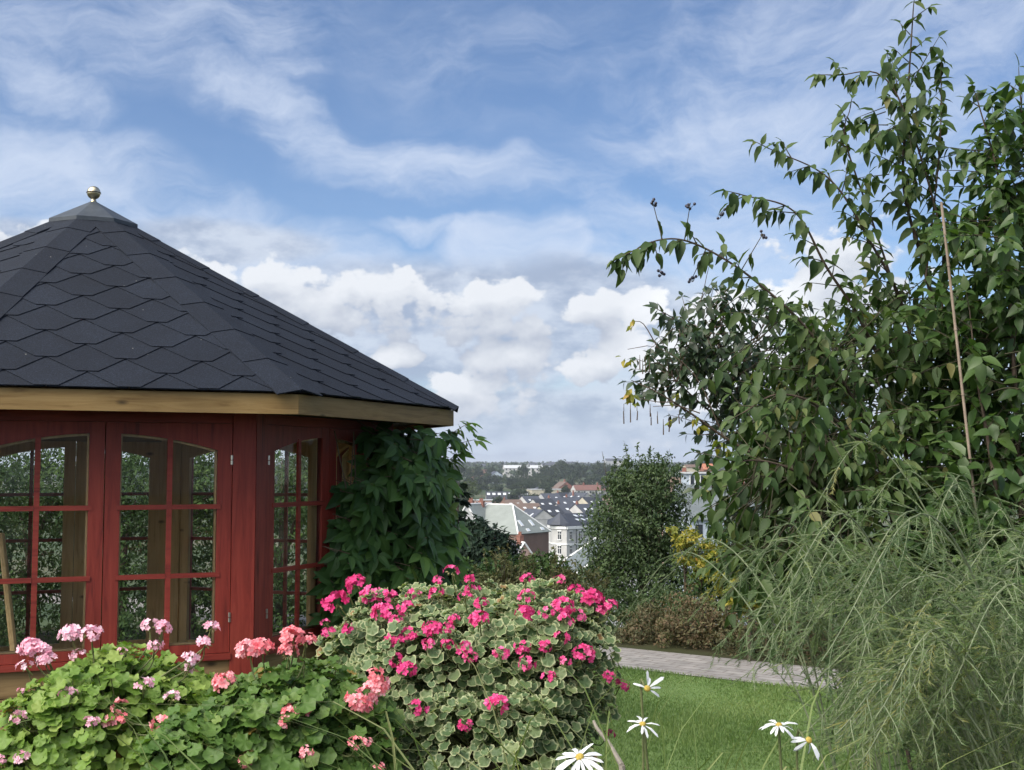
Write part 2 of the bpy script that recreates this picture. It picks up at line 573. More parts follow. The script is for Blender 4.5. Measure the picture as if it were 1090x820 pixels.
# lawn: sheet plus blades
def lawn_ok(x, y):
    t = (np.stack([x, y], -1) - pa[:2]) @ pn[:2]
    bed = np.where(x < 0.75, 5.0, 5.0 + (x - .75) * .35)
    bed = np.maximum(bed, 0)
    ok = (t < 0.035) & (y > bed) & (x > 0.15 - (y - 5) * .12) & (x < 5)
    return ok
m, nt = new_mat("lawn turf")
v = objvec(nt)
c = ramp(nt, noise(nt, 5, 6, 0.65, v), [(0.3, (.10, .165, .052)), (0.7, (.15, .225, .078))])
out(nt, pbsdf(nt, c, 0.9, 0.1, 0, bump(nt, noise(nt, 160, 4, 0.6, v), 0.6, 0.01)))
mb = MB()
gxs, gys = np.linspace(-1.5, 5, 66), np.linspace(4.9, 12, 72)
for i in range(len(gxs)-1):
    for j in range(len(gys)-1):
        xc, yc = (gxs[i]+gxs[i+1])/2, (gys[j]+gys[j+1])/2
        if lawn_ok(np.array(xc), np.array(yc)):
            mb.poly([(gxs[i], gys[j], .006), (gxs[i+1], gys[j], .006), (gxs[i+1], gys[j+1], .006), (gxs[i], gys[j+1], .006)])
tag(mb.build("lawn", m), "mown green lawn between the flower bed and the path", "lawn", kind="structure")

M_grass = mat_leaf("grass blade", [(0, (.10, .165, .055)), (.5, (.15, .23, .080)), (1, (.23, .29, .115))], 0.5, 0.25, 0.35)
Nn = 150000
x = rnd(-.4, 3.6, Nn); y = 5 + 6.4 * rnd(0, 1, Nn)
k = lawn_ok(x, y); x, y = x[k], y[k]
n = len(x)
d = rdir(n) * .55; d[:, 2] = 1
M = frames(d, rdir(n))
L = rnd(.018, .045, n) * (0.75 + .5 * np.sin(x * 3.1 + 1) * np.sin(y * 2.3))
M = M * np.stack([np.full(n, .0055) * (y / 7), L, L], 1)[:, None, :]
P = np.stack([x, y, np.full(n, .004)], -1)
gb = MB().many(np.array([(-.5, 0, 0), (.5, 0, 0), (.3, .6, .1), (-.3, .6, .1), (0, 1, .3)]), [(0, 1, 2, 3), (3, 2, 4)], M, P, np.clip(rng.normal(.42, .24, n) + .22*np.sin(x*5)*np.sin(y*4) + .25*np.sin(x*1.7+2)*np.sin(y*1.3), 0, 1))
tag(gb.build("grass", M_grass), "short mown grass of the lawn", "grass", kind="stuff")
# ------------------------------------------------------------------ gazebo
ZE = EYE + 0.34                      # top edge of the eaves
eA, eB = at_z(318, 420, ZE), at_z(483, 437, ZE)
def oct_from(A, B):
    d = B - A; L = np.linalg.norm(d[:2]); u = d / L
    nin = np.array([-u[1], u[0], 0])
    c = (A + B) / 2 + nin * (L * 1.2071)
    return c, L * 1.30656, math.atan2((A - c)[1], (A - c)[0])
GC, GR, GA = oct_from(eA, eB)
GC = GC.copy(); GC[2] = 0
def oc(k, r, z):
    """corner k of an octagon of circumradius r; corner 0 is the near right one, counted anticlockwise"""
    t = GA + k * math.pi / 4
    return np.array([GC[0] + r * math.cos(t), GC[1] + r * math.sin(t), z])
WR = GR * 0.823                       # wall corners
print("GAZEBO", GC, GR, "edge", GR*.7654)

def wood(name, c1, c2, dark, axis="z", rough=0.6, knots=0.0, spec=0.3):
    m, nt = new_mat(name)
    sc = {"z": (14, 14, 1.1), "u": (1.2, 1.2, 16)}[axis]
    v = objvec(nt, sc)
    g = noise(nt, 2.2, 7, 0.62, v, 1.2)
    c = ramp(nt, g, [(0.28, dark), (0.45, c1), (0.72, c2)])
    big = noise(nt, 2.3, 3, 0.5, objvec(nt))
    c = mixc(nt, 0.55, c, ramp(nt, big, [(0.3, (.62, .62, .62)), (0.7, (1.2, 1.2, 1.2))]), "MULTIPLY")
    if knots:
        vo = N(nt, "ShaderNodeTexVoronoi"); vo.inputs["Scale"].default_value = 3.2
        nt.links.new(objvec(nt, (1, 1, 2.2)), vo.inputs["Vector"])
        kf = ramp(nt, vo.outputs["Distance"], [(0.03, (1, 1, 1)), (0.11, (0, 0, 0))])
        c = mixc(nt, kf, c, tuple(x * .25 for x in c1))
    out(nt, pbsdf(nt, c, rough, spec, 0, bump(nt, g, 0.25, 0.004)))
    return m
M_red = wood("red stained wood", (.225, .031, .021), (.305, .050, .033), (.10, .014, .011), "z", 0.5, spec=.35)
M_redu = wood("red stained rail", (.24, .034, .023), (.31, .052, .035), (.12, .016, .013), "u", 0.5, spec=.35)
M_fascia = wood("bare pine fascia", (.235, .148, .055), (.31, .21, .088), (.14, .08, .028), "u", 0.6, 1)
M_pine = wood("bare pine inside", (.60, .42, .20), (.70, .52, .27), (.42, .27, .12), "z", 0.65, 1)
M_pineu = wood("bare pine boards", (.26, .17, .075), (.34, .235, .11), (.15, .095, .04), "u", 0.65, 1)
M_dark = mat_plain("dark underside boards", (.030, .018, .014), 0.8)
M_metal = mat_plain("hinge steel", (.55, .52, .46), 0.35, 0.5, 1.0, 0.1)
M_brass = mat_noise("weathered brass ball", (.30, .25, .15), (.62, .56, .40), 9, 0.30, 0.5, 0.1, 0.002, metal=1.0)
m, nt = new_mat("window glass")
tr = N(nt, "ShaderNodeBsdfTransparent"); tr.inputs[0].default_value = (.965, .975, .97, 1)
gl = N(nt, "ShaderNodeBsdfGlossy"); gl.inputs["Roughness"].default_value = 0.02
dsm = N(nt, "ShaderNodeBsdfDiffuse"); dsm.inputs[0].default_value = (.5, .5, .48, 1)
fr = N(nt, "ShaderNodeFresnel"); fr.inputs[0].default_value = 1.28
mx = N(nt, "ShaderNodeMixShader")
nt.links.new(fr.outputs[0], mx.inputs[0]); nt.links.new(tr.outputs[0], mx.inputs[1]); nt.links.new(gl.outputs[0], mx.inputs[2])
df = ramp(nt, noise(nt, 7, 6, 0.7, objvec(nt)), [(0.45, (.005, .005, .005)), (0.8, (.035, .035, .035))])
mx2 = N(nt, "ShaderNodeMixShader")
nt.links.new(df, mx2.inputs[0]); nt.links.new(mx.outputs[0], mx2.inputs[1]); nt.links.new(dsm.outputs[0], mx2.inputs[2])
out(nt, mx2.outputs[0]); M_glass = m

m, nt = new_mat("bitumen shingle")
v = objvec(nt)
a = N(nt, "ShaderNodeAttribute", attribute_name="tint")
gr = noise(nt, 150, 4, 0.8, v)
c = ramp(nt, a.outputs["Fac"], [(0, (.0058, .0088, .0165)), (1, (.0085, .0122, .0215))])
c = mixc(nt, 1.0, c, ramp(nt, gr, [(0.3, (.40, .40, .42)), (0.52, (1, 1, 1)), (0.72, (3.6, 3.6, 3.5))]), "MULTIPLY")
c = mixc(nt, 0.7, c, ramp(nt, noise(nt, 3, 5, 0.6, v), [(0.3, (.7, .7, .72)), (0.75, (1.35, 1.35, 1.3))]), "MULTIPLY")
vo = N(nt, "ShaderNodeTexVoronoi"); vo.inputs["Scale"].default_value = 9
nt.links.new(v, vo.inputs["Vector"])
c = mixc(nt, ramp(nt, vo.outputs["Distance"], [(0.014, (1, 1, 1)), (0.034, (0, 0, 0))]), c, (.30, .30, .28))
out(nt, pbsdf(nt, c, 0.85, 0.25, 0, bump(nt, gr, 0.5, 0.003))); M_shingle = m
m, nt = new_mat("grey roof cap felt")
v = objvec(nt)
c = ramp(nt, noise(nt, 14, 6, 0.7, v), [(0.3, (.028, .036, .048)), (0.7, (.052, .064, .080))])
out(nt, pbsdf(nt, c, 0.55, 0.4)); M_cap = m

gaz = empty("gazebo", GC, "octagonal garden gazebo with dark shingle roof and red framed windows", "gazebo")

# --- roof of hexagonal shingle courses
ZA = EYE + 1.53                       # where the roof planes meet
RE = GR + 0.02
def clip(poly, a, b, c):
    """keep the part of a 2-D polygon where a*u + b*v <= c"""
    o = []
    for i in range(len(poly)):
        p, q = poly[i], poly[(i+1) % len(poly)]
        fp, fq = a*p[0]+b*p[1]-c, a*q[0]+b*q[1]-c
        if fp <= 0: o.append(p)
        if fp * fq < 0:
            t = fp / (fp - fq); o.append((p[0]+t*(q[0]-p[0]), p[1]+t*(q[1]-p[1])))
    return o
TH = 0.0055
roof = None
deck = MB()
for k in range(8):
    A, B = oc(k, RE, ZE + .004), oc(k+1, RE, ZE + .004)   # seen from outside: A is right, B left of the face
    top = np.array([GC[0], GC[1], ZA])
    mid = (A + B) / 2
    u = (B - A) / np.linalg.norm(B - A)
    vv = top - mid; SL = np.linalg.norm(vv); vv = vv / SL
    nn = np.cross(u, vv); nn = nn if nn[2] > 0 else -nn
    half = np.linalg.norm(B - A) / 2
    mb = MB()
    e, tw = 0.138, 0.333
    def P3(p, h): return mid + u * p[0] + vv * p[1] + nn * h
    ncs = int(SL / e) + 1
    for j in range(-1, ncs):
        v0 = j * e
        ph = (j % 2) * tw / 2 + 0.07 * (k % 3)
        for i in range(-5, 6):
            uc = i * tw + ph
            b2, t2 = tw * .135, tw * .5
            jit = rng.uniform(-.004, .004)
            tooth = [(uc - b2, v0 + jit), (uc + b2, v0 + jit), (uc + t2 - .003, v0 + e), (uc + t2 - .003, v0 + 2.15*e), (uc - t2 + .003, v0 + 2.15*e), (uc - t2 + .003, v0 + e)]
            tn = rng.uniform(0, 1)
            # inside the face triangle: |u| <= half*(1 - v/SL); v >= 0 (starter edge) ; v <= SL
            p = tooth
            g = 0.0
            p = clip(p, 1, half / SL, half)
            p = clip(p, -1, half / SL, half) if len(p) > 2 else p
            p = clip(p, 0, -1, 0) if len(p) > 2 else p
            p = clip(p, 0, 1, SL * .93) if len(p) > 2 else p
            if len(p) < 3: continue
            hh = lambda q: TH * (1.75 - 0.78 * max(0, (q[1] - v0)) / e) + .004
            up = [P3(q, hh(q)) for q in p]
            lo = [P3(q, hh(q) - TH) for q in p]
            m_ = len(p)
            if np.dot(np.cross(up[1]-up[0], up[2]-up[1]), nn) < 0: up, lo = up[::-1], lo[::-1]
            mb.add(up + lo, [tuple(range(m_))] + [(i_, i_+m_, (i_+1) % m_ + m_, (i_+1) % m_) for i_ in range(m_)], tn)
    o = mb.build("roof_face", M_shingle, gaz)
    deck.add([oc(k, GR*.995, ZE-.012), oc(k+1, GR*.995, ZE-.012), (GC[0], GC[1], ZA-.012)], [(0, 1, 2)])
    # hip strip of overlapping cap shingles along corner k
    hs = MB()
    C0, C1 = oc(k, RE, ZE + .004), np.array([GC[0], GC[1], ZA])
    hd = C1 - C0; HL = np.linalg.norm(hd); hd /= HL
    uR = oc(k+1, RE, ZE) - oc(k, RE, ZE); uR[2] = 0
    uL = oc(k-1, RE, ZE) - oc(k, RE, ZE); uL[2] = 0
    def inplane(w, other_mid):
        w = w / np.linalg.norm(w); w = w - hd * np.dot(w, hd); return w / np.linalg.norm(w)
    wR, wL = inplane(uR, None), inplane(uL, None)
    hn = np.cross(wL, hd); hn = hn if hn[2] > 0 else -hn
    upv = np.array([0, 0, 1.0]) - hd * hd[2]; upv /= np.linalg.norm(upv)
    nH = 7; wd = .125
    for j in range(nH):
        s0, s1 = HL * .955 * j / nH, min(HL * .955 * (j + 1.25) / nH, HL * .96)
        h0, h1 = .017, .0125
        def q(s, w, wdt, h): return C0 + hd * s + w * wdt + upv * h
        a0, b0, c0_ = q(s0, wL, wd, h0), q(s0, wL, 0, h0 + .004), q(s0, wR, wd, h0)
        a1, b1_, c1_ = q(s1, wL, wd, h1), q(s1, wL, 0, h1 + .004), q(s1, wR, wd, h1)
        dn = upv * -.006
        hs.add([a0, b0, c0_, a1, b1_, c1_, a0+dn, b0+dn, c0_+dn, a1+dn, c1_+dn],
               [(0, 3, 4, 1), (1, 4, 5, 2), (6, 0, 1, 7), (7, 1, 2, 8), (0, 6, 9, 3), (8, 2, 5, 10)], rng.uniform(0, 1))
    hs.build("hip_cap", M_shingle, gaz)
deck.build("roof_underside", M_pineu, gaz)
# cap, finial
cap = MB()
rc, zc0, zc1 = .262, ZA - .103, ZA + .040
ring = [oc(k, rc, zc0) for k in range(8)]; ring2 = [oc(k, rc, zc0 - .022) for k in range(8)]
cap.add(ring + ring2 + [np.array([GC[0], GC[1], zc1])], [(k, (k+1) % 8, 16) for k in range(8)] + [(k+8, (k+1) % 8 + 8, (k+1) % 8, k) for k in range(8)])
cap.build("roof_cap", M_cap, gaz)
fin = MB()
zb = ZA + .084; rb = .039
prof = [(.018, zc1 - .01), (.014, zc1 + .004)] + [(rb * math.sin(t), zb - rb * math.cos(t)) for t in np.linspace(.32, math.pi - .02, 14)]
fo = fin.lathe((GC[0], GC[1], 0), prof, 24).build("finial_ball", M_brass, gaz, True)
MB().lathe((GC[0], GC[1], zb), [(rb + .0015, -.003), (rb + .0025, 0), (rb + .0015, .003)], 24).build("seam", M_dark, fo)

# --- fascia boards, soffit, beams
for k in range(8):
    a, b = oc(k, GR, 0), oc(k+1, GR, 0)
    ai, bi = oc(k, GR - .027, 0), oc(k+1, GR - .027, 0)
    g = (b - a) * .0006
    z0, z1 = ZE - .090, ZE
    mb = MB().hexa([(*(a+g)[:2], z0), (*(b-g)[:2], z0), (*(bi-g)[:2], z0), (*(ai+g)[:2], z0), (*(a+g)[:2], z1), (*(b-g)[:2], z1), (*(bi-g)[:2], z1), (*(ai+g)[:2], z1)])
    mb.build("fascia_board", M_fascia, gaz)
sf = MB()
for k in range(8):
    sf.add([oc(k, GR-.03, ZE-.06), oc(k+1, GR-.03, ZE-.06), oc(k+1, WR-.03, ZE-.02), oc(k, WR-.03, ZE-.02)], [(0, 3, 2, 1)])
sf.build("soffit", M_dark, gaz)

ZT = EYE + .165                          # head of the glass
sill = lambda k: EYE - (1.20 if k in (2, 3, 4, 5) else .805)
def face_frame(k):
    # corners as seen from outside
    Lp, Rp = oc(k, WR, 0), oc(k+1, WR, 0)
    u = (Rp - Lp); L = np.linalg.norm(u); u = u / L
    n = np.array([u[1], -u[0], 0])
    if np.dot(n, Lp - GC) < 0: n = -n
    def P(uu, nn_, z): 
        q = Lp + u * uu + n * nn_
        return np.array([q[0], q[1], z])
    return P, L
def slab(mb, P, u0, u1, n0, n1, z0, z1, t=.5):
    mb.hexa([P(u0, n1, z0), P(u1, n1, z0), P(u1, n0, z0), P(u0, n0, z0), P(u0, n1, z1), P(u1, n1, z1), P(u1, n0, z1), P(u0, n0, z1)], t)
    return mb
for k in range(8):
    P, L = face_frame(k)
    ZS = sill(k)
    pw = .095
    # corner post: two boards that meet on the corner between this face and the next
    mb = MB()
    slab(mb, P, L - pw, L + .012, -.022, .022, .0, ZE - .045)
    P2, L2 = face_frame(k+1)
    slab(mb, P2, .002, pw, -.022, .021, .0, ZE - .045)
    po = mb.build("corner_post", M_red, gaz)
    mi = MB()
    slab(mi, P, L - pw - .01, L - .012, -.06, -.024, .0, ZE - .05)
    slab(mi, P2, .012, pw + .01, -.06, -.024, .0, ZE - .05)
    mi.build("inner_lining", M_pine, po)
    # header
    mb = slab(MB(), P, pw, L - pw, -.025, .010, ZT + .052, ZE - .045)
    he = mb.build("header", M_redu, gaz)
    slab(MB(), P, pw, L - pw, -.06, -.027, ZT + .03, ZE - .05).build("inner_lining", M_pineu, he)
    slab(MB(), P, -.02, L + .02, .0245, .06, ZE - .075, ZE - .035).build("dark_batten", M_dark, gaz)
    # panel of boards under the windows
    mb = MB()
    z = ZS - .075
    hs_ = .118
    while z > .12:
        z2 = max(z - hs_ + .004, .1)
        slab(mb, P, pw, L - pw, -.03, .004 + rng.uniform(-.001, .001), z2, z)
        z -= hs_
    pn_ = mb.build("wall_panel", M_pineu, gaz)
    slab(MB(), P, pw, L - pw, -.02, .019, .0, .1).build("base_rail", M_redu, pn_)
    slab(MB(), P, pw - .002, L - pw + .002, -.03, .030, ZS - .073, ZS - .045).build("window_sill", M_redu, pn_)
    # two window leaves
    uc = L / 2
    for side in (0, 1):
        u0, u1 = (pw + .003, uc - .002) if side == 0 else (uc + .002, L - pw - .003)
        st = .066
        fr = MB()
        z0, z1 = ZS - .042, ZT + .050
        slab(fr, P, u0, u0 + st, -.018, .014, z0, z1)
        slab(fr, P, u1 - st, u1, -.018, .014, z0, z1)
        slab(fr, P, u0 + st, u1 - st, -.017, .013, z0, ZS)
        # arched top rail
        W = uc - pw - .07
        arch = lambda uu: ZT - .075 * ((uu - uc) / W) ** 2
        ns = 8
        uu = np.linspace(u0 + st, u1 - st, ns + 1)
        for i in range(ns):
            a_, b_ = uu[i], uu[i+1]
            fr.hexa([P(a_, .013, arch(a_)), P(b_, .013, arch(b_)), P(b_, -.017, arch(b_)), P(a_, -.017, arch(a_)), P(a_, .013, z1), P(b_, .013, z1), P(b_, -.017, z1), P(a_, -.017, z1)])
        w = fr.build("window", M_red, gaz)
        # glazing bars
        gb_ = MB()
        um = (u0 + u1) / 2
        slab(gb_, P, um - .012, um + .012, .004, .017, ZS - .012, arch(um) + .012)
        for zz in ((EYE - .172, EYE - .487) if ZS > EYE - 1 else (EYE - .172, EYE - .487, EYE - .84)):
            slab(gb_, P, u0 + st - .016, um - .0125, .005, .019, zz - .011, zz + .011)
            slab(gb_, P, um + .0125, u1 - st + .016, .005, .019, zz - .011, zz + .011)
        gb_.build("glazing_bars", M_redu, w)
        pt_ = [P(u0 + st - .004, .0, ZS - .004), P(u1 - st + .004, .0, ZS - .004)]
        top_ = [P(q, .0, arch(q) + .004) for q in np.linspace(u1 - st + .004, u0 + st - .004, 9)]
        MB().poly(pt_ + top_).build("glass_pane", M_glass, w)
        # bare pine lining on the room side
        li = MB()
        slab(li, P, u0, u0 + st + .008, -.045, -.0185, z0, z1)
        slab(li, P, u1 - st - .008, u1, -.045, -.0185, z0, z1)
        slab(li, P, u0 + st + .009, u1 - st - .009, -.044, -.0185, z0, ZS + .008)
        for i in range(ns):
            a_, b_ = uu[i], uu[i+1]
            li.hexa([P(a_, -.0185, arch(a_) - .01), P(b_, -.0185, arch(b_) - .01), P(b_, -.044, arch(b_) - .01), P(a_, -.044, arch(a_) - .01), P(a_, -.0185, z1), P(b_, -.0185, z1), P(b_, -.044, z1), P(a_, -.044, z1)])
        li.build("inner_lining", M_pine, w)
        for zz in (EYE + .045, ZS + .12):
            uh = u1 - .002 if side == 1 else u0 + .002
            MB().tube([P(uh, .022, zz - .022), P(uh, .022, zz - .003)], .006, n=8).tube([P(uh, .022, zz + .001), P(uh, .022, zz + .022)], .006, n=8).build("hinge", M_metal, w)
fl = MB()
fl.poly([oc(k, WR - .02, .02) for k in range(8)])
fl.build("floor_boards", M_pineu, gaz)

# leaning pole inside, seen through the left window
po = MB()
a, b = at(2, 575, 6.2), at(16, 705, 5.9)
a = b + (a - b) * 1.05; b = b + (b - a) * 1.35
po.tube([a, b], .017, .019, 8)
tag(po.build("wooden_pole", M_pine), "pale bare wooden pole leaning behind the leftmost gazebo window", "pole")
# ------------------------------------------------------------------ leaf shapes
def t_ovate(w=.46, droop=.22, fold=.22, n=5, tip=1.0, wav=0.0):
    ts = np.linspace(0, 1, n + 1)
    hw = w / 2 * np.sin(np.pi * ts ** .72) ** .9 * (1 - .25 * ts)
    hw[0] = .012; hw[-1] = .0
    v, f = [], []
    for i, t in enumerate(ts):
        z = -droop * t * t
        up = fold * hw[i] + wav * math.sin(i * 2.6) * hw[i]
        v += [(-hw[i], t, z + up), (0, t, z), (hw[i], t, z + up)]
    for i in range(n):
        a, b = i*3, (i+1)*3
        f += [(a, a+1, b+1, b), (a+1, a+2, b+2, b+1)]
    return np.array(v), f
def t_diamond(w=.5):
    return np.array([(0, 0, 0), (w/2, .45, .06), (0, 1, -.1), (-w/2, .45, .06)]), [(0, 1, 2), (0, 2, 3)]
def t_disc(n=18, lobes=6, ruffle=.05, cup=.12):
    """round scalloped leaf on the XY plane, unit diameter; notch towards -Y"""
    v, f, rim = [(0, -.06, 0)], [], [0.0]
    for ring, (r, rm) in enumerate(((.24, .35), (.41, .72), (.5, 1.0))):
        for j in range(n):
            th = 2*math.pi*(j + .5)/n - math.pi/2
            q = r * (1 + (.09 * math.cos(lobes * th) if ring == 2 else .03 * math.cos(lobes * th)))
            if j in (0, n-1): q *= (.55 if ring == 2 else .8)
            z = cup * (r*2)**2 * .5 + ruffle * math.cos(lobes*th + 1) * (r*2)**2 - .06*(1 - r*2)
            v.append((q*math.cos(th), q*math.sin(th), z)); rim.append(rm)
    for j in range(n):
        k = (j+1) % n
        f.append((0, 1+j, 1+k))
        for rr in range(2):
            f.append((1+rr*n+j, 1+(rr+1)*n+j, 1+(rr+1)*n+k, 1+rr*n+k))
    return np.array(v), f, np.array(rim)
OV = t_ovate()
OVS = t_ovate(.5, .18, .2, 3)
DIA = t_diamond()
UPV = np.array([0, 0, 1.0])

def leaves(mb, tmpl, P, D, U, size, tint, rim=None):
    M = frames(D, U) * np.asarray(size)[:, None, None]
    mb.many(tmpl[0], tmpl[1], M, P, tint, rim)

# ------------------------------------------------------------------ pelargoniums in the bed
M_stem = mat_noise("green plant stem", (.075, .10, .035), (.13, .14, .06), 20, 0.6)
M_woody = mat_noise("brown woody stem", (.09, .065, .045), (.16, .125, .09), 20, 0.8)
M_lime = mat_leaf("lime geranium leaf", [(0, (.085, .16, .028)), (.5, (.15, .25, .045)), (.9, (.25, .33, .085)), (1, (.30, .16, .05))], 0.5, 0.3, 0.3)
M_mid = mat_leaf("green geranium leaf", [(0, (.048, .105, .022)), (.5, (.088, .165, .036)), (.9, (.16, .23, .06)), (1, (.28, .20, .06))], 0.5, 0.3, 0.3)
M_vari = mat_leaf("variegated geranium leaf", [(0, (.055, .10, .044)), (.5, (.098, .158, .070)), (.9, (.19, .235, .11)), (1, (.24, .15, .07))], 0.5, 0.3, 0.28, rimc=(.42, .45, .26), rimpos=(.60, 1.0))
def mat_petal(name, stops):
    return mat_leaf(name, stops, 0.55, 0.2, 0.3, (1.2, 1.0, 1.1), None, patch=.12)
M_pale = mat_petal("pale pink petal", [(0, (.78, .34, .46)), (.5, (.84, .50, .62)), (1, (.88, .70, .79))])
M_salm = mat_petal("salmon pink petal", [(0, (.76, .16, .20)), (.5, (.85, .29, .33)), (1, (.88, .52, .57))])
M_hot = mat_petal("hot pink petal", [(0, (.55, .03, .16)), (.5, (.70, .07, .26)), (1, (.80, .19, .40))])
M_bud = mat_leaf("pale green flower bud", [(0, (.16, .20, .07)), (1, (.36, .33, .17))], .6, .2, .2)
PETAL = (np.array([(0, 0, 0), (.28, .38, .10), (.34, .75, .13), (.12, 1, .06), (-.12, 1, .06), (-.34, .75, .13), (-.28, .38, .10)]), [(0, 1, 2, 3, 4, 5, 6)])
BUD = (np.array([(0, 0, 0), (.22, .4, 0), (0, .4, .22), (-.22, .4, 0), (0, .4, -.22), (0, 1, 0)]), [(0, 1, 2), (0, 2, 3), (0, 3, 4), (0, 4, 1), (5, 2, 1), (5, 3, 2), (5, 4, 3), (5, 1, 4)])

def first_hit(px, py, ells, grow=1.0, default=4.0):
    d = ray(px, py); d = d / np.linalg.norm(d); o = np.array([0, 0, EYE])
    best = None
    for c, r in ells:
        r = np.asarray(r) * grow
        p, q = (o - c) / r, d / r
        A, B, C = q @ q, p @ q, p @ p - 1
        D = B*B - A*C
        if D > 0:
            t = (-B - math.sqrt(D)) / A
            if t > 0 and (best is None or t < best): best = t
    if best is None:
        return at(px, py, default)
    return o + d * best

def flower_head(parent, p, rad, mat, up, ripe=1.0):
    """an umbel of five-petalled florets; the green buds are a sub-part"""
    mb = MB()
    nfl = int(rng.integers(19, 27)) if rad > .03 else int(rng.integers(9, 14))
    dirs = rdir(nfl * 3)
    dirs = dirs[dirs @ up > -.2][:nfl]
    dirs = dirs * np.array([1, 1, .72])
    base = rng.uniform(.25, .75)
    for d in dirs:
        c = p + d * rad * rng.uniform(.7, 1.0)
        nrm = d * .8 + up * .2 + rdir(1)[0] * .35; nrm /= np.linalg.norm(nrm)
        a = np.cross(nrm, rdir(1)[0]); a /= np.linalg.norm(a); b = np.cross(nrm, a)
        th = np.arange(5) * 2*math.pi/5 + rng.uniform(0, 1)
        D = np.cos(th)[:, None]*a + np.sin(th)[:, None]*b + nrm * rng.uniform(.1, .45)
        sz = np.full(5, rad * .42) * rnd(.8, 1.1, 5)
        leaves(mb, PETAL, np.repeat(c[None], 5, 0), D, np.repeat(nrm[None], 5, 0), sz, np.clip(base + rng.normal(0, .2, 5) + rng.normal(0, .12), 0, 1))
    o = mb.build("flower_head", mat, parent)
    bm_ = MB()
    nb = int(rng.integers(5, 11))
    bd = rdir(nb); bd[:, 2] = -np.abs(bd[:, 2]) * .7 - .1
    leaves(bm_, BUD, p + bd * rad * .45, bd, rdir(nb), np.full(nb, rad * .42), rnd(0, 1, nb))
    bm_.tube([p - up * rad * .2, p - up * rad * 1.6 + rdir(1)[0]*rad*.3], .0016, .002, 5, .2)
    bm_.build("bud", M_bud, o)

def geranium(label, ells, nleaf, lmat, heads, hmat, radpx, lsize, base, seed_tint=0.0, rim=True):
    root = empty("geranium", (base[0], base[1], 0), label, "geranium")
    disc = [t_disc(18, 5, .06, .12), t_disc(18, 6, .09, .02), t_disc(18, 5, .10, .22)]
    mb = MB(); stems = MB(); pet = MB()
    vol = np.array([r[0]*r[1]*r[2] for c, r in ells]) ** .67
    cnt = (vol / vol.sum() * nleaf).astype(int)
    for (c, r), n in zip(ells, cnt):
        d = rdir(n); d[:, 2] = np.where(d[:, 2] < -.45, -d[:, 2], d[:, 2])
        rad = rng.uniform(.62, 1.06, n) ** .6
        lump = rng.uniform(.93, 1.07, n) + .12*np.sin(d[:, 0]*7 + c[0]*9) + .08*np.sin(d[:, 2]*8 + d[:, 1]*5 + c[2]*7)
        P = c + d * np.asarray(r) * (rad * lump)[:, None]
        U = d * .55 + UPV * .55 + np.array([0, -.25, 0]) + rdir(n) * .42
        D = np.cross(U, rdir(n)); 
        down = d * .7 - UPV * .35
        D = down + rdir(n) * .35
        D = D - U * (np.sum(D*U, 1) / np.sum(U*U, 1))[:, None]
        sz = rnd(lsize[0], lsize[1], n)
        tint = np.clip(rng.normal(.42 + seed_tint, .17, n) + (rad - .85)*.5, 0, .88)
        tint[rng.uniform(size=n) < .012] = 1.0
        w = rng.integers(0, 3, n)
        for q in range(3):
            k = w == q
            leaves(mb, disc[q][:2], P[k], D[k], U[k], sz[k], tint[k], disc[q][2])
        for i in range(0, n, 2):
            s = P[i] - U[i]/np.linalg.norm(U[i])*.004
            e_ = c + (P[i] - c) * .45 - np.array([0, 0, .03])
            pet.tube([s, (s+e_)/2 + rdir(1)[0]*.01, e_], .0013, .002, 4, .5, False)
        for i in range(int(5 + n/60)):
            q = c + rdir(1)[0] * np.asarray(r) * .6
            b = np.array([base[0] + rng.uniform(-.12, .12), base[1] + rng.uniform(-.1, .1), 0.0])
            stems.tube(smooth_line([b, b*.6 + c*.4*np.array([1, 1, 0]) + np.array([0, 0, c[2]*.5 - .0]), q], 4), .011, .005, 5)
    fo = mb.build("foliage", lmat, root, True)
    pet.build("leaf_stalk", M_stem, fo)
    stems.build("stem", M_woody, root)
    allc = sum(c for c, r in ells) / len(ells)
    for (px, py, wpx) in heads:
        p = first_hit(px, py, ells, 1.10, allc[1])
        rr = wpx / 2 / FPX * p[1] * (.88 if hmat is M_hot else .95)
        dirn = p - allc; dirn /= np.linalg.norm(dirn)
        up = dirn * .5 + UPV * .6 + np.array([0, -.3, 0]); up /= np.linalg.norm(up)
        flower_head(root, p, rr, hmat, up)
        inner = p * .55 + allc * .45
        st = MB().tube(smooth_line([p - up*rr*.3, p - up*.07, inner], 4), .0016, .003, 5)
        st.build("flower_stalk", M_stem, root)
    return root

def ell(px, py, Y, rx, ry, rz=None):
    k = Y / FPX
    return (at(px, py, Y), (rx*k, (rz or (rx+ry)/2)*k, ry*k))

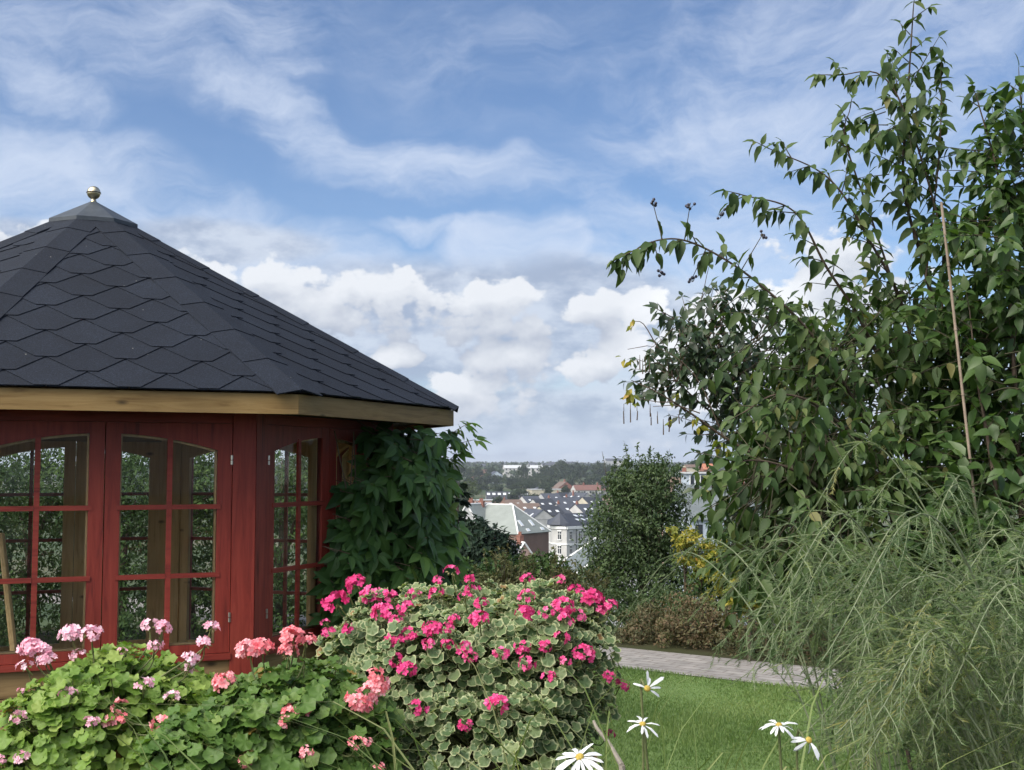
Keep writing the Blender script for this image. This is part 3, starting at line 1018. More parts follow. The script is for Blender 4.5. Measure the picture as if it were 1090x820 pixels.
pale = [(33, 690, 26), (44, 694, 22), (27, 709, 18), (51, 702, 22), (76, 675, 24), (97, 675, 24), (83, 698, 18), (160, 666, 20), (173, 669, 20), (165, 687, 17),
        (225, 668, 20), (219, 685, 20), (203, 702, 20), (200, 712, 13), (154, 728, 20), (73, 739, 20), (184, 742, 18), (22, 736, 10), (20, 763, 18), (98, 768, 18), (23, 807, 18), (2, 808, 12), (130, 694, 12)]
ge1 = [ell(130, 795, 3.75, 100, 90), ell(70, 790, 3.65, 62, 70), ell(180, 775, 3.8, 60, 62), ell(110, 745, 3.85, 55, 45), ell(25, 830, 3.6, 55, 50)]
geranium("bushy geranium with lime green leaves and pale pink flowers below the gazebo windows", ge1, 2500, M_lime, pale, M_pale, 22, (.030, .054), at(120, 800, 3.75), .05)
salm = [(128, 752, 20), (117, 768, 20), (171, 770, 22), (132, 764, 16), (238, 727, 26), (265, 692, 30), (279, 690, 26), (312, 678, 28), (326, 682, 22), (308, 695, 24), (309, 758, 20), (318, 757, 18), (304, 769, 18), (326, 755, 16),
        (398, 719, 22), (402, 731, 26), (379, 747, 26), (390, 741, 26), (388, 752, 20), (380, 790, 18), (391, 790, 14), (326, 800, 16), (260, 812, 16), (404, 818, 14), (244, 722, 18)]
ge2 = [ell(320, 815, 3.55, 95, 92), ell(265, 810, 3.5, 62, 75), ell(370, 790, 3.6, 48, 62), ell(205, 825, 3.4, 60, 55), ell(300, 745, 3.65, 50, 34)]
geranium("geranium with mid green leaves and salmon pink flowers between two other geraniums", ge2, 2500, M_mid, salm, M_salm, 26, (.030, .055), at(320, 815, 3.6), -.02)
hot = [(379, 621, 24), (358, 641, 30), (371, 632, 18), (396, 634, 26), (416, 636, 22), (440, 633, 20), (432, 648, 22), (408, 652, 26), (420, 662, 18), (371, 669, 18), (350, 674, 18), (346, 663, 12), (420, 683, 26), (438, 674, 22), (460, 670, 24), (476, 668, 16),
       (457, 686, 18), (476, 686, 16), (483, 660, 16), (493, 690, 22), (501, 699, 18), (422, 703, 20), (434, 713, 24), (445, 753, 24), (495, 771, 18), (529, 750, 28), (481, 608, 20), (467, 618, 16), (465, 632, 20), (500, 617, 16), (503, 627, 18), (495, 635, 16), (512, 642, 18), (511, 659, 24),
       (561, 616, 18), (561, 635, 20), (596, 617, 16), (614, 629, 20), (630, 638, 28), (651, 645, 18), (599, 645, 26), (557, 653, 24), (582, 653, 18), (601, 660, 20), (614, 657, 22), (597, 679, 20), (556, 689, 20), (580, 688, 18), (535, 695, 20), (561, 706, 22), (601, 705, 16), (622, 696, 26), (585, 722, 20), (648, 720, 16), (662, 729, 20), (649, 782, 14), (640, 650, 16)]
ge3 = [ell(500, 745, 4.0, 120, 100), ell(410, 700, 4.0, 60, 62), ell(575, 720, 3.95, 75, 85), ell(600, 690, 4.1, 48, 48), ell(480, 680, 4.15, 75, 55), ell(530, 800, 3.8, 105, 75), ell(620, 665, 4.15, 30, 28), ell(545, 665, 4.2, 60, 38), ell(410, 735, 3.9, 50, 45)]
geranium("large variegated geranium with cream edged leaves and hot pink flowers", ge3, 6000, M_vari, hot, M_hot, 22, (.024, .046), at(520, 800, 4.0), 0)

# soil of the bed
mb = MB()
bx, by = np.linspace(-3.4, 1.0, 30), np.linspace(2.2, 4.95, 18)
bz = lambda x, y: .03 + .03*math.sin(x*5)*math.sin(y*7)
for i in range(29):
    for j in range(17):
        mb.poly([(bx[i], by[j], bz(bx[i], by[j])), (bx[i+1], by[j], bz(bx[i+1], by[j])), (bx[i+1], by[j+1], bz(bx[i+1], by[j+1])), (bx[i], by[j+1], bz(bx[i], by[j+1]))])
M_soil = mat_noise("dark bed soil", (.018, .013, .009), (.045, .033, .022), 18, 0.95, 0.1, 0.8, 0.03)
tag(mb.build("soil", M_soil), "dark soil of the flower bed under the geraniums", "soil", kind="structure")

# ------------------------------------------------------------------ white daisies and grass tufts
M_white = mat_leaf("white daisy petal", [(0, (.62, .65, .70)), (1, (.72, .74, .76))], .6, .2, .25, (1, 1, 1), patch=.1)
M_yel = mat_noise("yellow daisy centre", (.34, .24, .05), (.55, .42, .10), 300, .8, .2, .6, .004)
PET2 = (np.array([(-.03, 0, 0), (.03, 0, 0), (-.10, .4, .03), (.10, .4, .03), (-.095, .85, .0), (.095, .85, .0), (0, 1, -.03)]), [(0, 1, 3, 2), (2, 3, 5, 4), (4, 5, 6)])
def daisy(label, px, py, Y, rad, nrm, miss=0, npet=15, ragged=.1, stem_to=None):
    p = at(px, py, Y)
    nrm = np.array(nrm, float); nrm /= np.linalg.norm(nrm)
    base = np.array([p[0] + rng.uniform(-.06, .06), Y + rng.uniform(0, .2), 0]) if stem_to is None else np.array(stem_to)
    root = empty("daisy", (base[0], base[1], 0), label, "daisy", "white daisies above the grass")
    a = np.cross(nrm, UPV + .01); a /= np.linalg.norm(a); b = np.cross(nrm, a)
    th = np.arange(npet) * 2*math.pi/npet + rng.normal(0, ragged, npet)
    keep = np.ones(npet, bool)
    if miss: keep[rng.choice(npet, miss, False)] = False
    th = th[keep]; n = len(th)
    D = np.cos(th)[:, None]*a + np.sin(th)[:, None]*b + nrm * rng.normal(-.05, ragged*2.4, n)[:, None]
    hd = MB()
    P2_ = (PET2[0] * np.array([1, 1, 1]) + np.array([0, 0, -1]) * (PET2[0][:, 1:2]**2) * rng.uniform(.12, .34), PET2[1])
    leaves(hd, P2_, p + D * rad * .16, D, np.repeat(nrm[None], n, 0) + rdir(n)*.25, rad * rnd(.62, .95, n), rnd(0, 1, n))
    hd.build("petals", M_white, root)
    c = MB()
    V_, F_ = [], []
    for i, (r_, h) in enumerate(((.17, -.02), (.17, .04), (.12, .09), (.05, .11))):
        for j in range(12):
            t = j*math.pi/6
            V_.append(p + (math.cos(t)*a + math.sin(t)*b)*r_*rad + nrm*h*rad)
    for i in range(3):
        for j in range(12):
            F_.append((i*12+j, i*12+(j+1) % 12, (i+1)*12+(j+1) % 12, (i+1)*12+j))
    F_.append(tuple(36+j for j in range(12)))
    c.add(V_, F_).build("flower_centre", M_yel, root, True)
    MB().tube(smooth_line([p - nrm*.004, p - nrm*.03 - UPV*.02, p*.5 + base*.5 + np.array([rng.uniform(-.02, .02), 0, .05]), base], 5), .0020, .0028, 6).build("stem", M_stem, root)
    lv = MB()
    n = 7
    P = np.array([p*(1-t) + base*t for t in rnd(.25, .8, n)])
    leaves(lv, t_ovate(.16, .3, .2, 4), P, rdir(n) + UPV*.4, rdir(n), rnd(.05, .09, n), rnd(.2, .7, n))
    lv.build("leaf", M_mid, root)
daisy("ragged white daisy with few petals held highest above the lawn", 689, 733, 2.05, .033, (.2, -.75, .55), 7, 14, .22)
daisy("white daisy seen from the side, below the highest ragged one", 684, 771, 2.05, .034, (-.05, -.25, 1), 4, 14, .1)
daisy("largest white daisy, by the foot of the variegated geranium", 617, 806, 1.75, .037, (-.3, -.45, .85), 0, 17, .06)
daisy("flat white daisy touching the feathery asparagus", 829, 772, 1.9, .031, (-.1, -.2, 1), 2, 15, .08)
daisy("tilted white daisy with torn petals beside the flat one", 861, 788, 1.9, .032, (.45, -.7, .5), 5, 13, .2)

M_blade = mat_leaf("long grass blade", [(0, (.10, .155, .045)), (.6, (.18, .235, .085)), (1, (.28, .29, .14))], .5, .3, .3)
def tuft(label, px, Y, n, h, spread):
    base = np.array([gx(px, Y), Y, 0])
    mb = MB()
    for i in range(n):
        b = base + np.array([rng.normal(0, spread*.25), rng.normal(0, .06), 0])
        hh = h * rng.uniform(.6, 1.05)
        lean = np.array([rng.normal(0, .32), rng.normal(-.05, .2), 0]) * hh
        w = rng.uniform(.0022, .0050)
        pts = smooth_line([b, b + UPV*hh*.5 + lean*.25, b + UPV*hh*.88 + lean*.7, b + UPV*hh*rng.uniform(.85, 1.0) + lean*1.15], 3)
        wd = np.array([math.cos(i*1.7), math.sin(i*1.7), 0])
        k = len(pts); v = []
        for j, p in enumerate(pts):
            ww = w * (1 - (j/(k-1))**2)
            v += [p - wd*ww, p + UPV*0 + np.array([0, .001, 0]), p + wd*ww]
        f = []
        for j in range(k-1):
            f += [(j*3, j*3+1, j*3+4, j*3+3), (j*3+1, j*3+2, j*3+5, j*3+4)]
        mb.add(v, f, rng.uniform(0, 1))
    o = mb.build("grass_tuft", M_blade)
    return tag(o, label, "grass tuft", "tufts of long grass in front of the flowers")
tuft("loose long grass blades rising before the salmon pink geranium", 400, 2.2, 26, 1.24, .55)
tuft("long grass blades crossing the front of the variegated geranium", 530, 2.1, 70, 1.26, .7)
tuft("long grass blades around the stems of the two ragged daisies", 675, 2.05, 70, 1.25, .45)
tuft("tall grass blades left of the flat daisy by the asparagus", 780, 2.2, 70, 1.28, .5)
tuft("sparse grass blades in front of the pale pink geranium", 250, 2.4, 14, 1.16, .7)
# bare twiggy old stem at the foot of the variegated geranium
mb = MB()
mb.tube(smooth_line([at(662, 815, 2.9), at(647, 790, 3.1), at(636, 776, 3.25), at(632, 768, 3.3)], 4), .0065, .004, 7)
e0 = at(662, 815, 2.9); mb.tube([e0, np.array([e0[0]+.06, e0[1]-.1, 0.0])], .008, .011, 7)
tag(mb.build("bare_stem", mat_noise("grey bare stem", (.15, .135, .115), (.25, .225, .19), 30, .8)), "grey bare woody stem leaning beside the variegated geranium", "stem")
# ------------------------------------------------------------------ five-leaved creeper on the gazebo
M_creep = mat_leaf("creeper leaf", [(0, (.028, .072, .022)), (.5, (.052, .118, .031)), (.85, (.10, .19, .045)), (1, (.16, .23, .055))], .5, .3, .3)
vroot = empty("climbing_vine", (oc(0, WR, 0) + (oc(1, WR, 0) - oc(0, WR, 0)) * .8) * np.array([1, 1, 0]), "dark green five leaved creeper covering the right wall of the gazebo", "creeper")
P_, L_ = face_frame(0)                     # the right-hand wall
def vine_pts(n):
    pts = []
    while len(pts) < n:
        u = rng.uniform(L_*.40, L_ + .26); z = rng.uniform(.35, 1.80)
        out_ = .04 + (.40 if u > L_*.66 else .2) * rng.beta(1.7, 1.5)
        lo = L_*(.51 + .05*math.sin(z*5)) + (.16 if z > 1.58 else 0) - (.06 if z < 1.2 else 0)
        hi = L_ + .07 + .09*math.sin(z*6+1)
        if u < lo or u > hi: continue
        if z > 1.62 and (out_ > .32 or rng.uniform() < .35): continue
        pts.append((u, out_, z))
    return np.array(pts)
vp = np.concatenate([vine_pts(640), np.stack([rnd(L_*.70, L_ + .12, 80), rnd(.05, .38, 80), rnd(1.52, 1.83, 80)], 1)])
mb = MB(); stk = MB()
leaflet = t_ovate(.50, .22, .22, 5)
def palmate(c, nrm, hang, size, tint):
    nrm = nrm/np.linalg.norm(nrm)
    h = hang - nrm*np.dot(hang, nrm); h /= np.linalg.norm(h); s = np.cross(nrm, h)
    angs = np.radians([0, 42, -42, 88, -88]); sc = np.array([1, .92, .92, .7, .7])
    D = np.cos(angs)[:, None]*h + np.sin(angs)[:, None]*s + nrm*.05
    D = D + rdir(5)*.14
    leaves(mb, leaflet, np.repeat(c[None], 5, 0) + D*size*.14, D, np.repeat(nrm[None], 5, 0) + rdir(5)*.18, sc*size, np.clip(tint + rng.normal(0, .07, 5), 0, 1))
def vpos(u, o, z): return P_(u, o, z)
nW = P_(0, 1, 0) - P_(0, 0, 0)
uW = P_(1, 0, 0) - P_(0, 0, 0)
for (u, o_, z) in vp:
    c = vpos(u, o_, z)
    nrm = nW*1.0 + UPV*.45 + rdir(1)[0]*.5 + (uW*.3 if u > L_ else 0) + np.array([-.1, -.35, 0])
    hang = -UPV + rdir(1)[0]*.45
    tint = .32 + .22*rng.normal() + (.26 if o_ > .30 and u > L_*.85 else 0)  # outer right leaves get a lighter tint to look lit, clear of the eaves
    palmate(c, nrm, hang, rng.uniform(.10, .165), float(np.clip(tint, 0, 1)))
    stk.tube([c, c + UPV*.03 - nW*min(o_, .12) + rdir(1)[0]*.03], .0016, .002, 4, .5, False)
# sprays that reach out past the eaves
for (a, b, c_, nl) in (((470, 470), (486, 458), (500, 450), 5), ((470, 480), (490, 472), (506, 468), 4), ((465, 500), (478, 490), (487, 482), 6), ((460, 470), (474, 465), (484, 470), 5)):
    pts = smooth_line([at(*a, 7.0), at(*b, 7.1), at(*c_, 7.15)], 5)
    stk.tube(pts, .003, .0015, 5)
    for q in np.linspace(2, len(pts)-1, nl).astype(int):
        palmate(pts[q], UPV*.8 + nW*.5 + rdir(1)[0]*.5, uW*.7 - UPV*.5 + rdir(1)[0]*.4, rng.uniform(.075, .11), rng.uniform(.6, 1))
for i in range(9):
    u0 = rng.uniform(L_*.55, L_+.2)
    stk.tube(smooth_line([P_(u0, .06, 0), P_(u0 + rng.uniform(-.1, .1), .05, .6), P_(u0 + rng.uniform(-.2, .25), .06, 1.2), P_(u0 + rng.uniform(-.2, .3), .09, 1.8)], 5), .009, .003, 6)
mb.build("foliage", M_creep, vroot)
stk.build("stem", M_woody, vroot)
# ------------------------------------------------------------------ the big shrubs on the right
M_corn = mat_leaf("dogwood leaf", [(0, (.022, .050, .015)), (.45, (.046, .085, .024)), (.8, (.085, .128, .038)), (1, (.15, .145, .055))], .52, .28, .28)
M_dkl = mat_leaf("dark shrub leaf", [(0, (.018, .036, .020)), (.5, (.030, .055, .026)), (1, (.055, .085, .035))], .42, .4, .22)
M_bright = mat_leaf("fresh green shrub leaf", [(0, (.022, .054, .014)), (.5, (.044, .090, .022)), (1, (.09, .145, .042))], .42, .4, .28)
M_yell = mat_leaf("yellowing leaf", [(0, (.13, .17, .035)), (.5, (.28, .26, .045)), (.85, (.38, .30, .06)), (1, (.36, .20, .05))], .5, .3, .35)
M_bark = mat_noise("shrub bark", (.045, .032, .024), (.11, .085, .065), 25, .85, .2, .4, .004)
M_twig = mat_noise("reddish twig bark", (.035, .034, .020), (.065, .058, .032), 30, .7)
M_berry = mat_plain("dark berry", (.030, .028, .045), .35, .5)

def shrub(label, base, stems, clumps, leafmat, twigmat, lsize, tmpl, seedtint=0.0, droop=.8, berries=(), yshift=0.0, cat="shrub", name="garden_shrub"):
    """stems: list of (pixel polyline with distance, radius, first bare share, twig spacing, twig length); clumps: (px, py, Y, rx, ry, number of twigs)"""
    root = empty(name, (base[0], base[1], gz(base[0], base[1])), label, cat)
    wood, tw, lf = MB(), MB(), MB()
    LP, LD, LU, LS, LT = [], [], [], [], []
    pool = []
    def put(p, d, sz, t):
        LP.append(p); LD.append(d); LU.append(UPV + np.array([0, -.45, 0]) + rdir(1)[0]*.5); LS.append(sz); LT.append(t)
    def twig(p, d, L, dens=1.0, dr=droop, t0=0.0):
        d = d/np.linalg.norm(d)
        n = max(2, int(L / .045 * dens))
        pts = [p]
        dd = d.copy()
        for i in range(n):
            dd = dd + UPV*.02 - UPV*.06*dr + rdir(1)[0]*.08; dd /= np.linalg.norm(dd)
            pts.append(pts[-1] + dd * L/n)
        pts = np.array(pts)
        tw.tube(pts, .0026, .0011, 4, rng.uniform(0, 1), False)
        s0 = np.cross(dd, UPV); s0 /= np.linalg.norm(s0) + 1e-6
        for i in range(1, n+1):
            ph = i * math.pi/2
            side = s0 * math.cos(ph) + np.cross(s0, dd) * math.sin(ph)
            for sg in (1, -1):
                if rng.uniform() < .12: continue
                hd = side*sg*.75 + dd*.35 - UPV*dr*rng.uniform(.5, 1.3) + rdir(1)[0]*.25
                put(pts[i], hd, rng.uniform(*lsize)*(1 if i < n else .75), np.clip(.42 + seedtint + t0 + rng.normal(0, .23), 0, 1))
        put(pts[-1], dd - UPV*.3*dr, rng.uniform(*lsize)*.8, np.clip(.55 + seedtint + rng.normal(0, .15), 0, 1))
    for (poly, r0, bare, gap, tl) in stems:
        pts = smooth_line([at(*q) for q in poly], 8)
        pool.append(pts)
        wood.tube(pts, r0*.75, max(.0019, r0*.14), 6)
        seg = np.linalg.norm(np.diff(pts, axis=0), axis=1); cum = np.concatenate([[0], np.cumsum(seg)])
        s = cum[-1]*bare; k = 0
        while s < cum[-1]:
            i = min(len(pts)-2, int(np.searchsorted(cum, s)) - 1 if s > 0 else 0); i = max(i, 0)
            p = pts[i] + (pts[i+1]-pts[i]) * (s-cum[i])/max(seg[i], 1e-6)
            tg = (pts[i+1]-pts[i])/max(seg[i], 1e-6)
            fr_ = s/cum[-1]
            sd = np.cross(tg, rdir(1)[0]); sd /= np.linalg.norm(sd)
            L = tl * (1.15 - .75*fr_) * rng.uniform(.6, 1.2)
            twig(p, tg*.7 + sd*.8 + UPV*.15, L, t0=.06 if fr_ > .6 else 0)
            for sg in (1, -1):
                put(p, sd*sg*.7 - UPV*droop*.8 + tg*.3, rng.uniform(*lsize), np.clip(.45 + seedtint + rng.normal(0, .17), 0, 1))
            s += gap * rng.uniform(.7, 1.3)
        twig(pts[-1], pts[-1]-pts[-2], tl*.35)
    allp = np.concatenate(pool)
    for (px, py, Y, rx, ry, n) in clumps:
        k = Y/FPX
        c = at(px, py, Y)
        for i in range(n):
            d = rdir(1)[0] * rng.uniform(.25, 1)**.5
            p = c + d*np.array([rx*k, (rx+ry)/2*k*.9, ry*k])
            j = np.argmin(np.sum((allp - p)**2, 1) + rng.uniform(0, .02))
            a = allp[j]
            dirn = p - a; L0 = np.linalg.norm(dirn)
            if L0 > .12 and rng.uniform() < .35:
                mid = (a+p)/2 + UPV*L0*.12
                tw.tube(smooth_line([a, mid, p], 4), .0045, .002, 4, .3, False)
            twig(p, dirn/max(L0, .05) + d*.6 + np.array([0, -.25, .15]) + rdir(1)[0]*.3, rng.uniform(.12, .26), .95)
    for (px, py, Y, h) in berries:
        q = at(px, py, Y); p = allp[np.argmin(np.sum((allp - q)**2, 1))]; q = q + np.array([0, p[1]-q[1], 0]); put(p*.6+q*.4, rdir(1)[0]*.5 - UPV, .06, .5); put(p*.5+q*.5, rdir(1)[0]*.5 - UPV, .06, .5)
        bb = MB()
        tw.tube(np.array([p, (p+q)/2, q]), .0022, .0014, 5)
        for _ in range(5):
            e = q + np.array([rng.uniform(-.016, .016), rng.uniform(-.016, .016), rng.uniform(-.022, .01)])
            bb.lathe(e, [(.0005, -.006), (.005, -.003), (.006, .001), (.004, .005), (.0004, .006)], 7)
            tw.tube(np.array([q - UPV*.02, e]), .001, .001, 4)
        bb.build("berry_cluster", M_berry, root, True)
    leaves(lf, tmpl, np.array(LP), np.array(LD), np.array(LU), np.array(LS), np.array(LT))
    lf.build("foliage", leafmat, root, True)
    wood.build("stem", M_bark, root)
    tw.build("twig", twigmat, root)
    print(label[:30], "leaves", len(LP))
    return root

Lc = t_ovate(.50, .30, .30, 5, wav=.12)
b0 = at(1030, 700, 5.2)
stems = [
 ([(1040, 760, 5.2), (1028, 560, 5.2), (1010, 400, 5.1), (985, 290, 5.0), (962, 200, 4.95), (966, 110, 4.9), (972, 12, 4.85)], .018, .42, .055, .22),
 ([(1000, 720, 5.2), (985, 480, 5.1), (965, 340, 4.9), (925, 255, 4.75), (882, 190, 4.7), (818, 158, 4.65)], .014, .45, .065, .17),
 ([(990, 720, 5.1), (960, 460, 4.9), (920, 350, 4.7), (880, 285, 4.6), (845, 225, 4.55), (788, 207, 4.5)], .014, .45, .065, .17),
 ([(985, 720, 5.0), (930, 480, 4.75), (870, 365, 4.55), (805, 300, 4.45), (745, 262, 4.4), (705, 255, 4.35), (664, 272, 4.3)], .010, .48, .06, .13),
 ([(1010, 720, 5.2), (1020, 480, 5.0), (1003, 330, 4.95), (1000, 240, 4.9), (948, 90, 4.9), (885, 80, 4.9)], .012, .5, .075, .16),
 ([(1005, 700, 5.0), (950, 520, 4.7), (880, 440, 4.5), (830, 420, 4.4), (790, 440, 4.3)], .012, .35, .07, .2),
 ([(1000, 700, 5.0), (930, 580, 4.6), (860, 510, 4.4), (800, 490, 4.3), (765, 510, 4.25)], .012, .3, .07, .2),
 ([(960, 330, 4.9), (930, 240, 4.85), (900, 150, 4.8), (905, 115, 4.8)], .007, .3, .07, .15),
 ([(985, 300, 4.95), (1000, 160, 4.9), (1002, 70, 4.9)], .006, .45, .08, .10)]
clumps = [(985, 400, 5.0, 70, 90, 105), (915, 420, 4.75, 60, 75, 85), (880, 520, 4.55, 65, 60, 95), (950, 540, 4.7, 85, 70, 125), (850, 450, 4.5, 45, 50, 30), (825, 520, 4.4, 40, 40, 34),
          (955, 345, 4.85, 40, 36, 18), (988, 300, 4.95, 24, 40, 9), (962, 170, 4.9, 16, 50, 14), (1020, 470, 4.9, 60, 80, 95), (895, 385, 4.7, 46, 32, 26), (830, 350, 4.55, 36, 30, 7), (1000, 600, 4.7, 90, 50, 90), (870, 590, 4.5, 70, 40, 70), (958, 115, 4.88, 16, 44, 15), (1025, 660, 4.7, 80, 45, 55), (1030, 720, 4.7, 80, 45, 36)]
ber = [(735, 216, 4.38, 0), (694, 214, 4.36, 0), (771, 222, 4.42, 0), (811, 250, 4.45, 0), (704, 288, 4.36, 0), (738, 294, 4.4, 0)]
shrub("tall arching shrub with pointed drooping leaves and long bare shoots against the sky", b0, stems, clumps, M_corn, M_twig, (.042, .092), Lc, 0, .85, ber)

# dense darker shrub behind its left shoulder
Ld = t_ovate(.55, .2, .25, 3)
stems = [([(930, 760, 6.3), (880, 520, 6.1), (830, 420, 6.0), (770, 370, 5.9), (705, 332, 5.8)], .016, .5, .06, .14),
         ([(930, 760, 6.3), (870, 560, 6.1), (790, 470, 5.8), (735, 420, 5.7), (700, 385, 5.65)], .014, .55, .06, .14),
         ([(930, 740, 6.3), (900, 480, 6.2), (850, 360, 6.1), (812, 318, 6.1)], .014, .55, .06, .16),
         ([(930, 740, 6.3), (860, 600, 6.0), (800, 560, 5.9), (770, 560, 5.9)], .012, .4, .07, .16)]
clumps = [(790, 380, 5.95, 62, 38, 75), (740, 350, 5.85, 38, 24, 34), (750, 400, 5.8, 45, 28, 42), (845, 410, 6.1, 55, 50, 48), (800, 450, 5.9, 45, 42, 40), (870, 480, 6.2, 60, 70, 60), (820, 540, 6.0, 50, 50, 40), (915, 395, 6.3, 55, 45, 40)]
shrub("dense dark small leaved shrub behind the tall arching one, cutting into the white cloud", at(930, 760, 6.3), stems, clumps, M_dkl, M_bark, (.050, .08), Ld, 0, .6)

# right edge: fresh green climber-like shrub
stems = [([(1095, 760, 4.5), (1085, 500, 4.5), (1075, 320, 4.5), (1065, 200, 4.5), (1040, 105, 4.5)], .016, .4, .05, .16),
         ([(1110, 760, 4.6), (1110, 400, 4.6), (1095, 200, 4.6), (1085, 90, 4.6)], .016, .4, .05, .2),
         ([(1100, 760, 4.5), (1060, 520, 4.4), (1040, 400, 4.4), (1032, 330, 4.4)], .014, .4, .06, .2),
         ([(1180, 760, 4.6), (1180, 400, 4.6), (1150, 200, 4.6), (1130, 120, 4.6)], .016, .4, .05, .2)]
clumps = [(1070, 270, 4.55, 34, 70, 60), (1085, 180, 4.6, 30, 40, 40), (1060, 400, 4.5, 48, 80, 85), (1055, 530, 4.4, 55, 60, 75), (1110, 330, 4.7, 50, 120, 60), (1080, 620, 4.3, 60, 40, 40), (1160, 400, 4.8, 60, 160, 50)]
shrub("fresh green leafy shrub filling the right edge beside the bamboo cane", at(1100, 760, 4.5), stems, clumps, M_bright, M_twig, (.058, .09), t_ovate(.56, .22, .25, 4), .05, .6)

# airy laburnum-like twig with yellow leaves and hanging pods
root = empty("seed_pod_shrub", (at(985, 900, 5.4)[0], 5.4, 0), "sparse shrub shoot with a few yellow leaves and dangling brown seed pods", "shrub")
w, lf, pods = MB(), MB(), MB()
main = smooth_line([at(985, 900, 5.4), at(930, 640, 5.4), at(850, 520, 5.35), at(770, 465, 5.3), at(735, 440, 5.25), at(700, 418, 5.2), at(672, 405, 5.2)], 6)
w.tube(main, .010, .0018, 6)
side = [smooth_line([at(716, 428, 5.2), at(700, 428, 5.2), at(680, 424, 5.2)], 3), smooth_line([at(745, 440, 5.2), at(720, 432, 5.2), at(695, 433, 5.2)], 3),
        smooth_line([at(770, 465, 5.3), at(740, 400, 5.3), at(700, 370, 5.3), at(668, 372, 5.3)], 3), smooth_line([at(700, 370, 5.3), at(685, 345, 5.3), at(674, 342, 5.3)], 3)]
for s_ in side: w.tube(s_, .003, .0012, 5)
LP, LD, LT = [], [], []
for (px, py, n) in ((674, 342, 4), (672, 348, 3), (664, 380, 3), (672, 385, 5), (672, 416, 5), (674, 420, 4), (668, 424, 3), (675, 431, 4), (714, 450, 3), (740, 445, 5), (745, 452, 4), (765, 470, 5), (775, 480, 5), (762, 478, 4), (770, 505, 4), (715, 425, 3), (720, 421, 3)):
    for i in range(n):
        p = at(px, py, 5.22) + rdir(1)[0]*.012
        LP.append(p); LD.append(rdir(1)[0]*.8 - UPV*.7); LT.append(rng.uniform(0, .6) if py > 430 else rng.uniform(0, 1))
n = len(LP)
leaves(lf, t_ovate(.6, .3, .2, 3), np.array(LP), np.array(LD), rdir(n) + UPV, rnd(.026, .045, n), np.array(LT))
for (px, py) in ((681, 378, ), (684, 382), (687, 378), (691, 380), (664, 430), (671, 428), (678, 432), (692, 430), (693, 440), (700, 438), (706, 446), (712, 440), (723, 436)):
    p = at(px, py, 5.2); L = rng.uniform(.05, .09)
    MB().tube(np.array([p, p - UPV*L*.35, p - UPV*L*.4 + rdir(1)[0]*.003, p - UPV*L]), .001, .0028, 5).build("seed_pod", M_bark, root)
lf.build("foliage", M_yell, root); w.build("stem", M_bark, root)

# bamboo cane
mb = MB()
a, b = at(1026, 430, 4.35), at(1002, 215, 4.35)
d = (b-a)/np.linalg.norm(b-a); foot = a - d*((a[2]-.0)/d[2])
top = b
L = np.linalg.norm(top-foot); nk = 11
for i in range(nk):
    p0, p1 = foot + d*L*i/nk, foot + d*L*(i+1)/nk
    mb.tube([p0, p0 + d*.006, p0 + d*.012, p1 - d*.001], .0056, .0050, 8)
    mb.tube([p0 - d*.003, p0 + d*.003], .0067, .0067, 8)
tag(mb.build("bamboo_cane", mat_noise("pale bamboo", (.19, .145, .11), (.30, .24, .19), 18, .55, .35, .1, .003)), "pale jointed bamboo cane standing upright in the tall arching shrub", "cane")

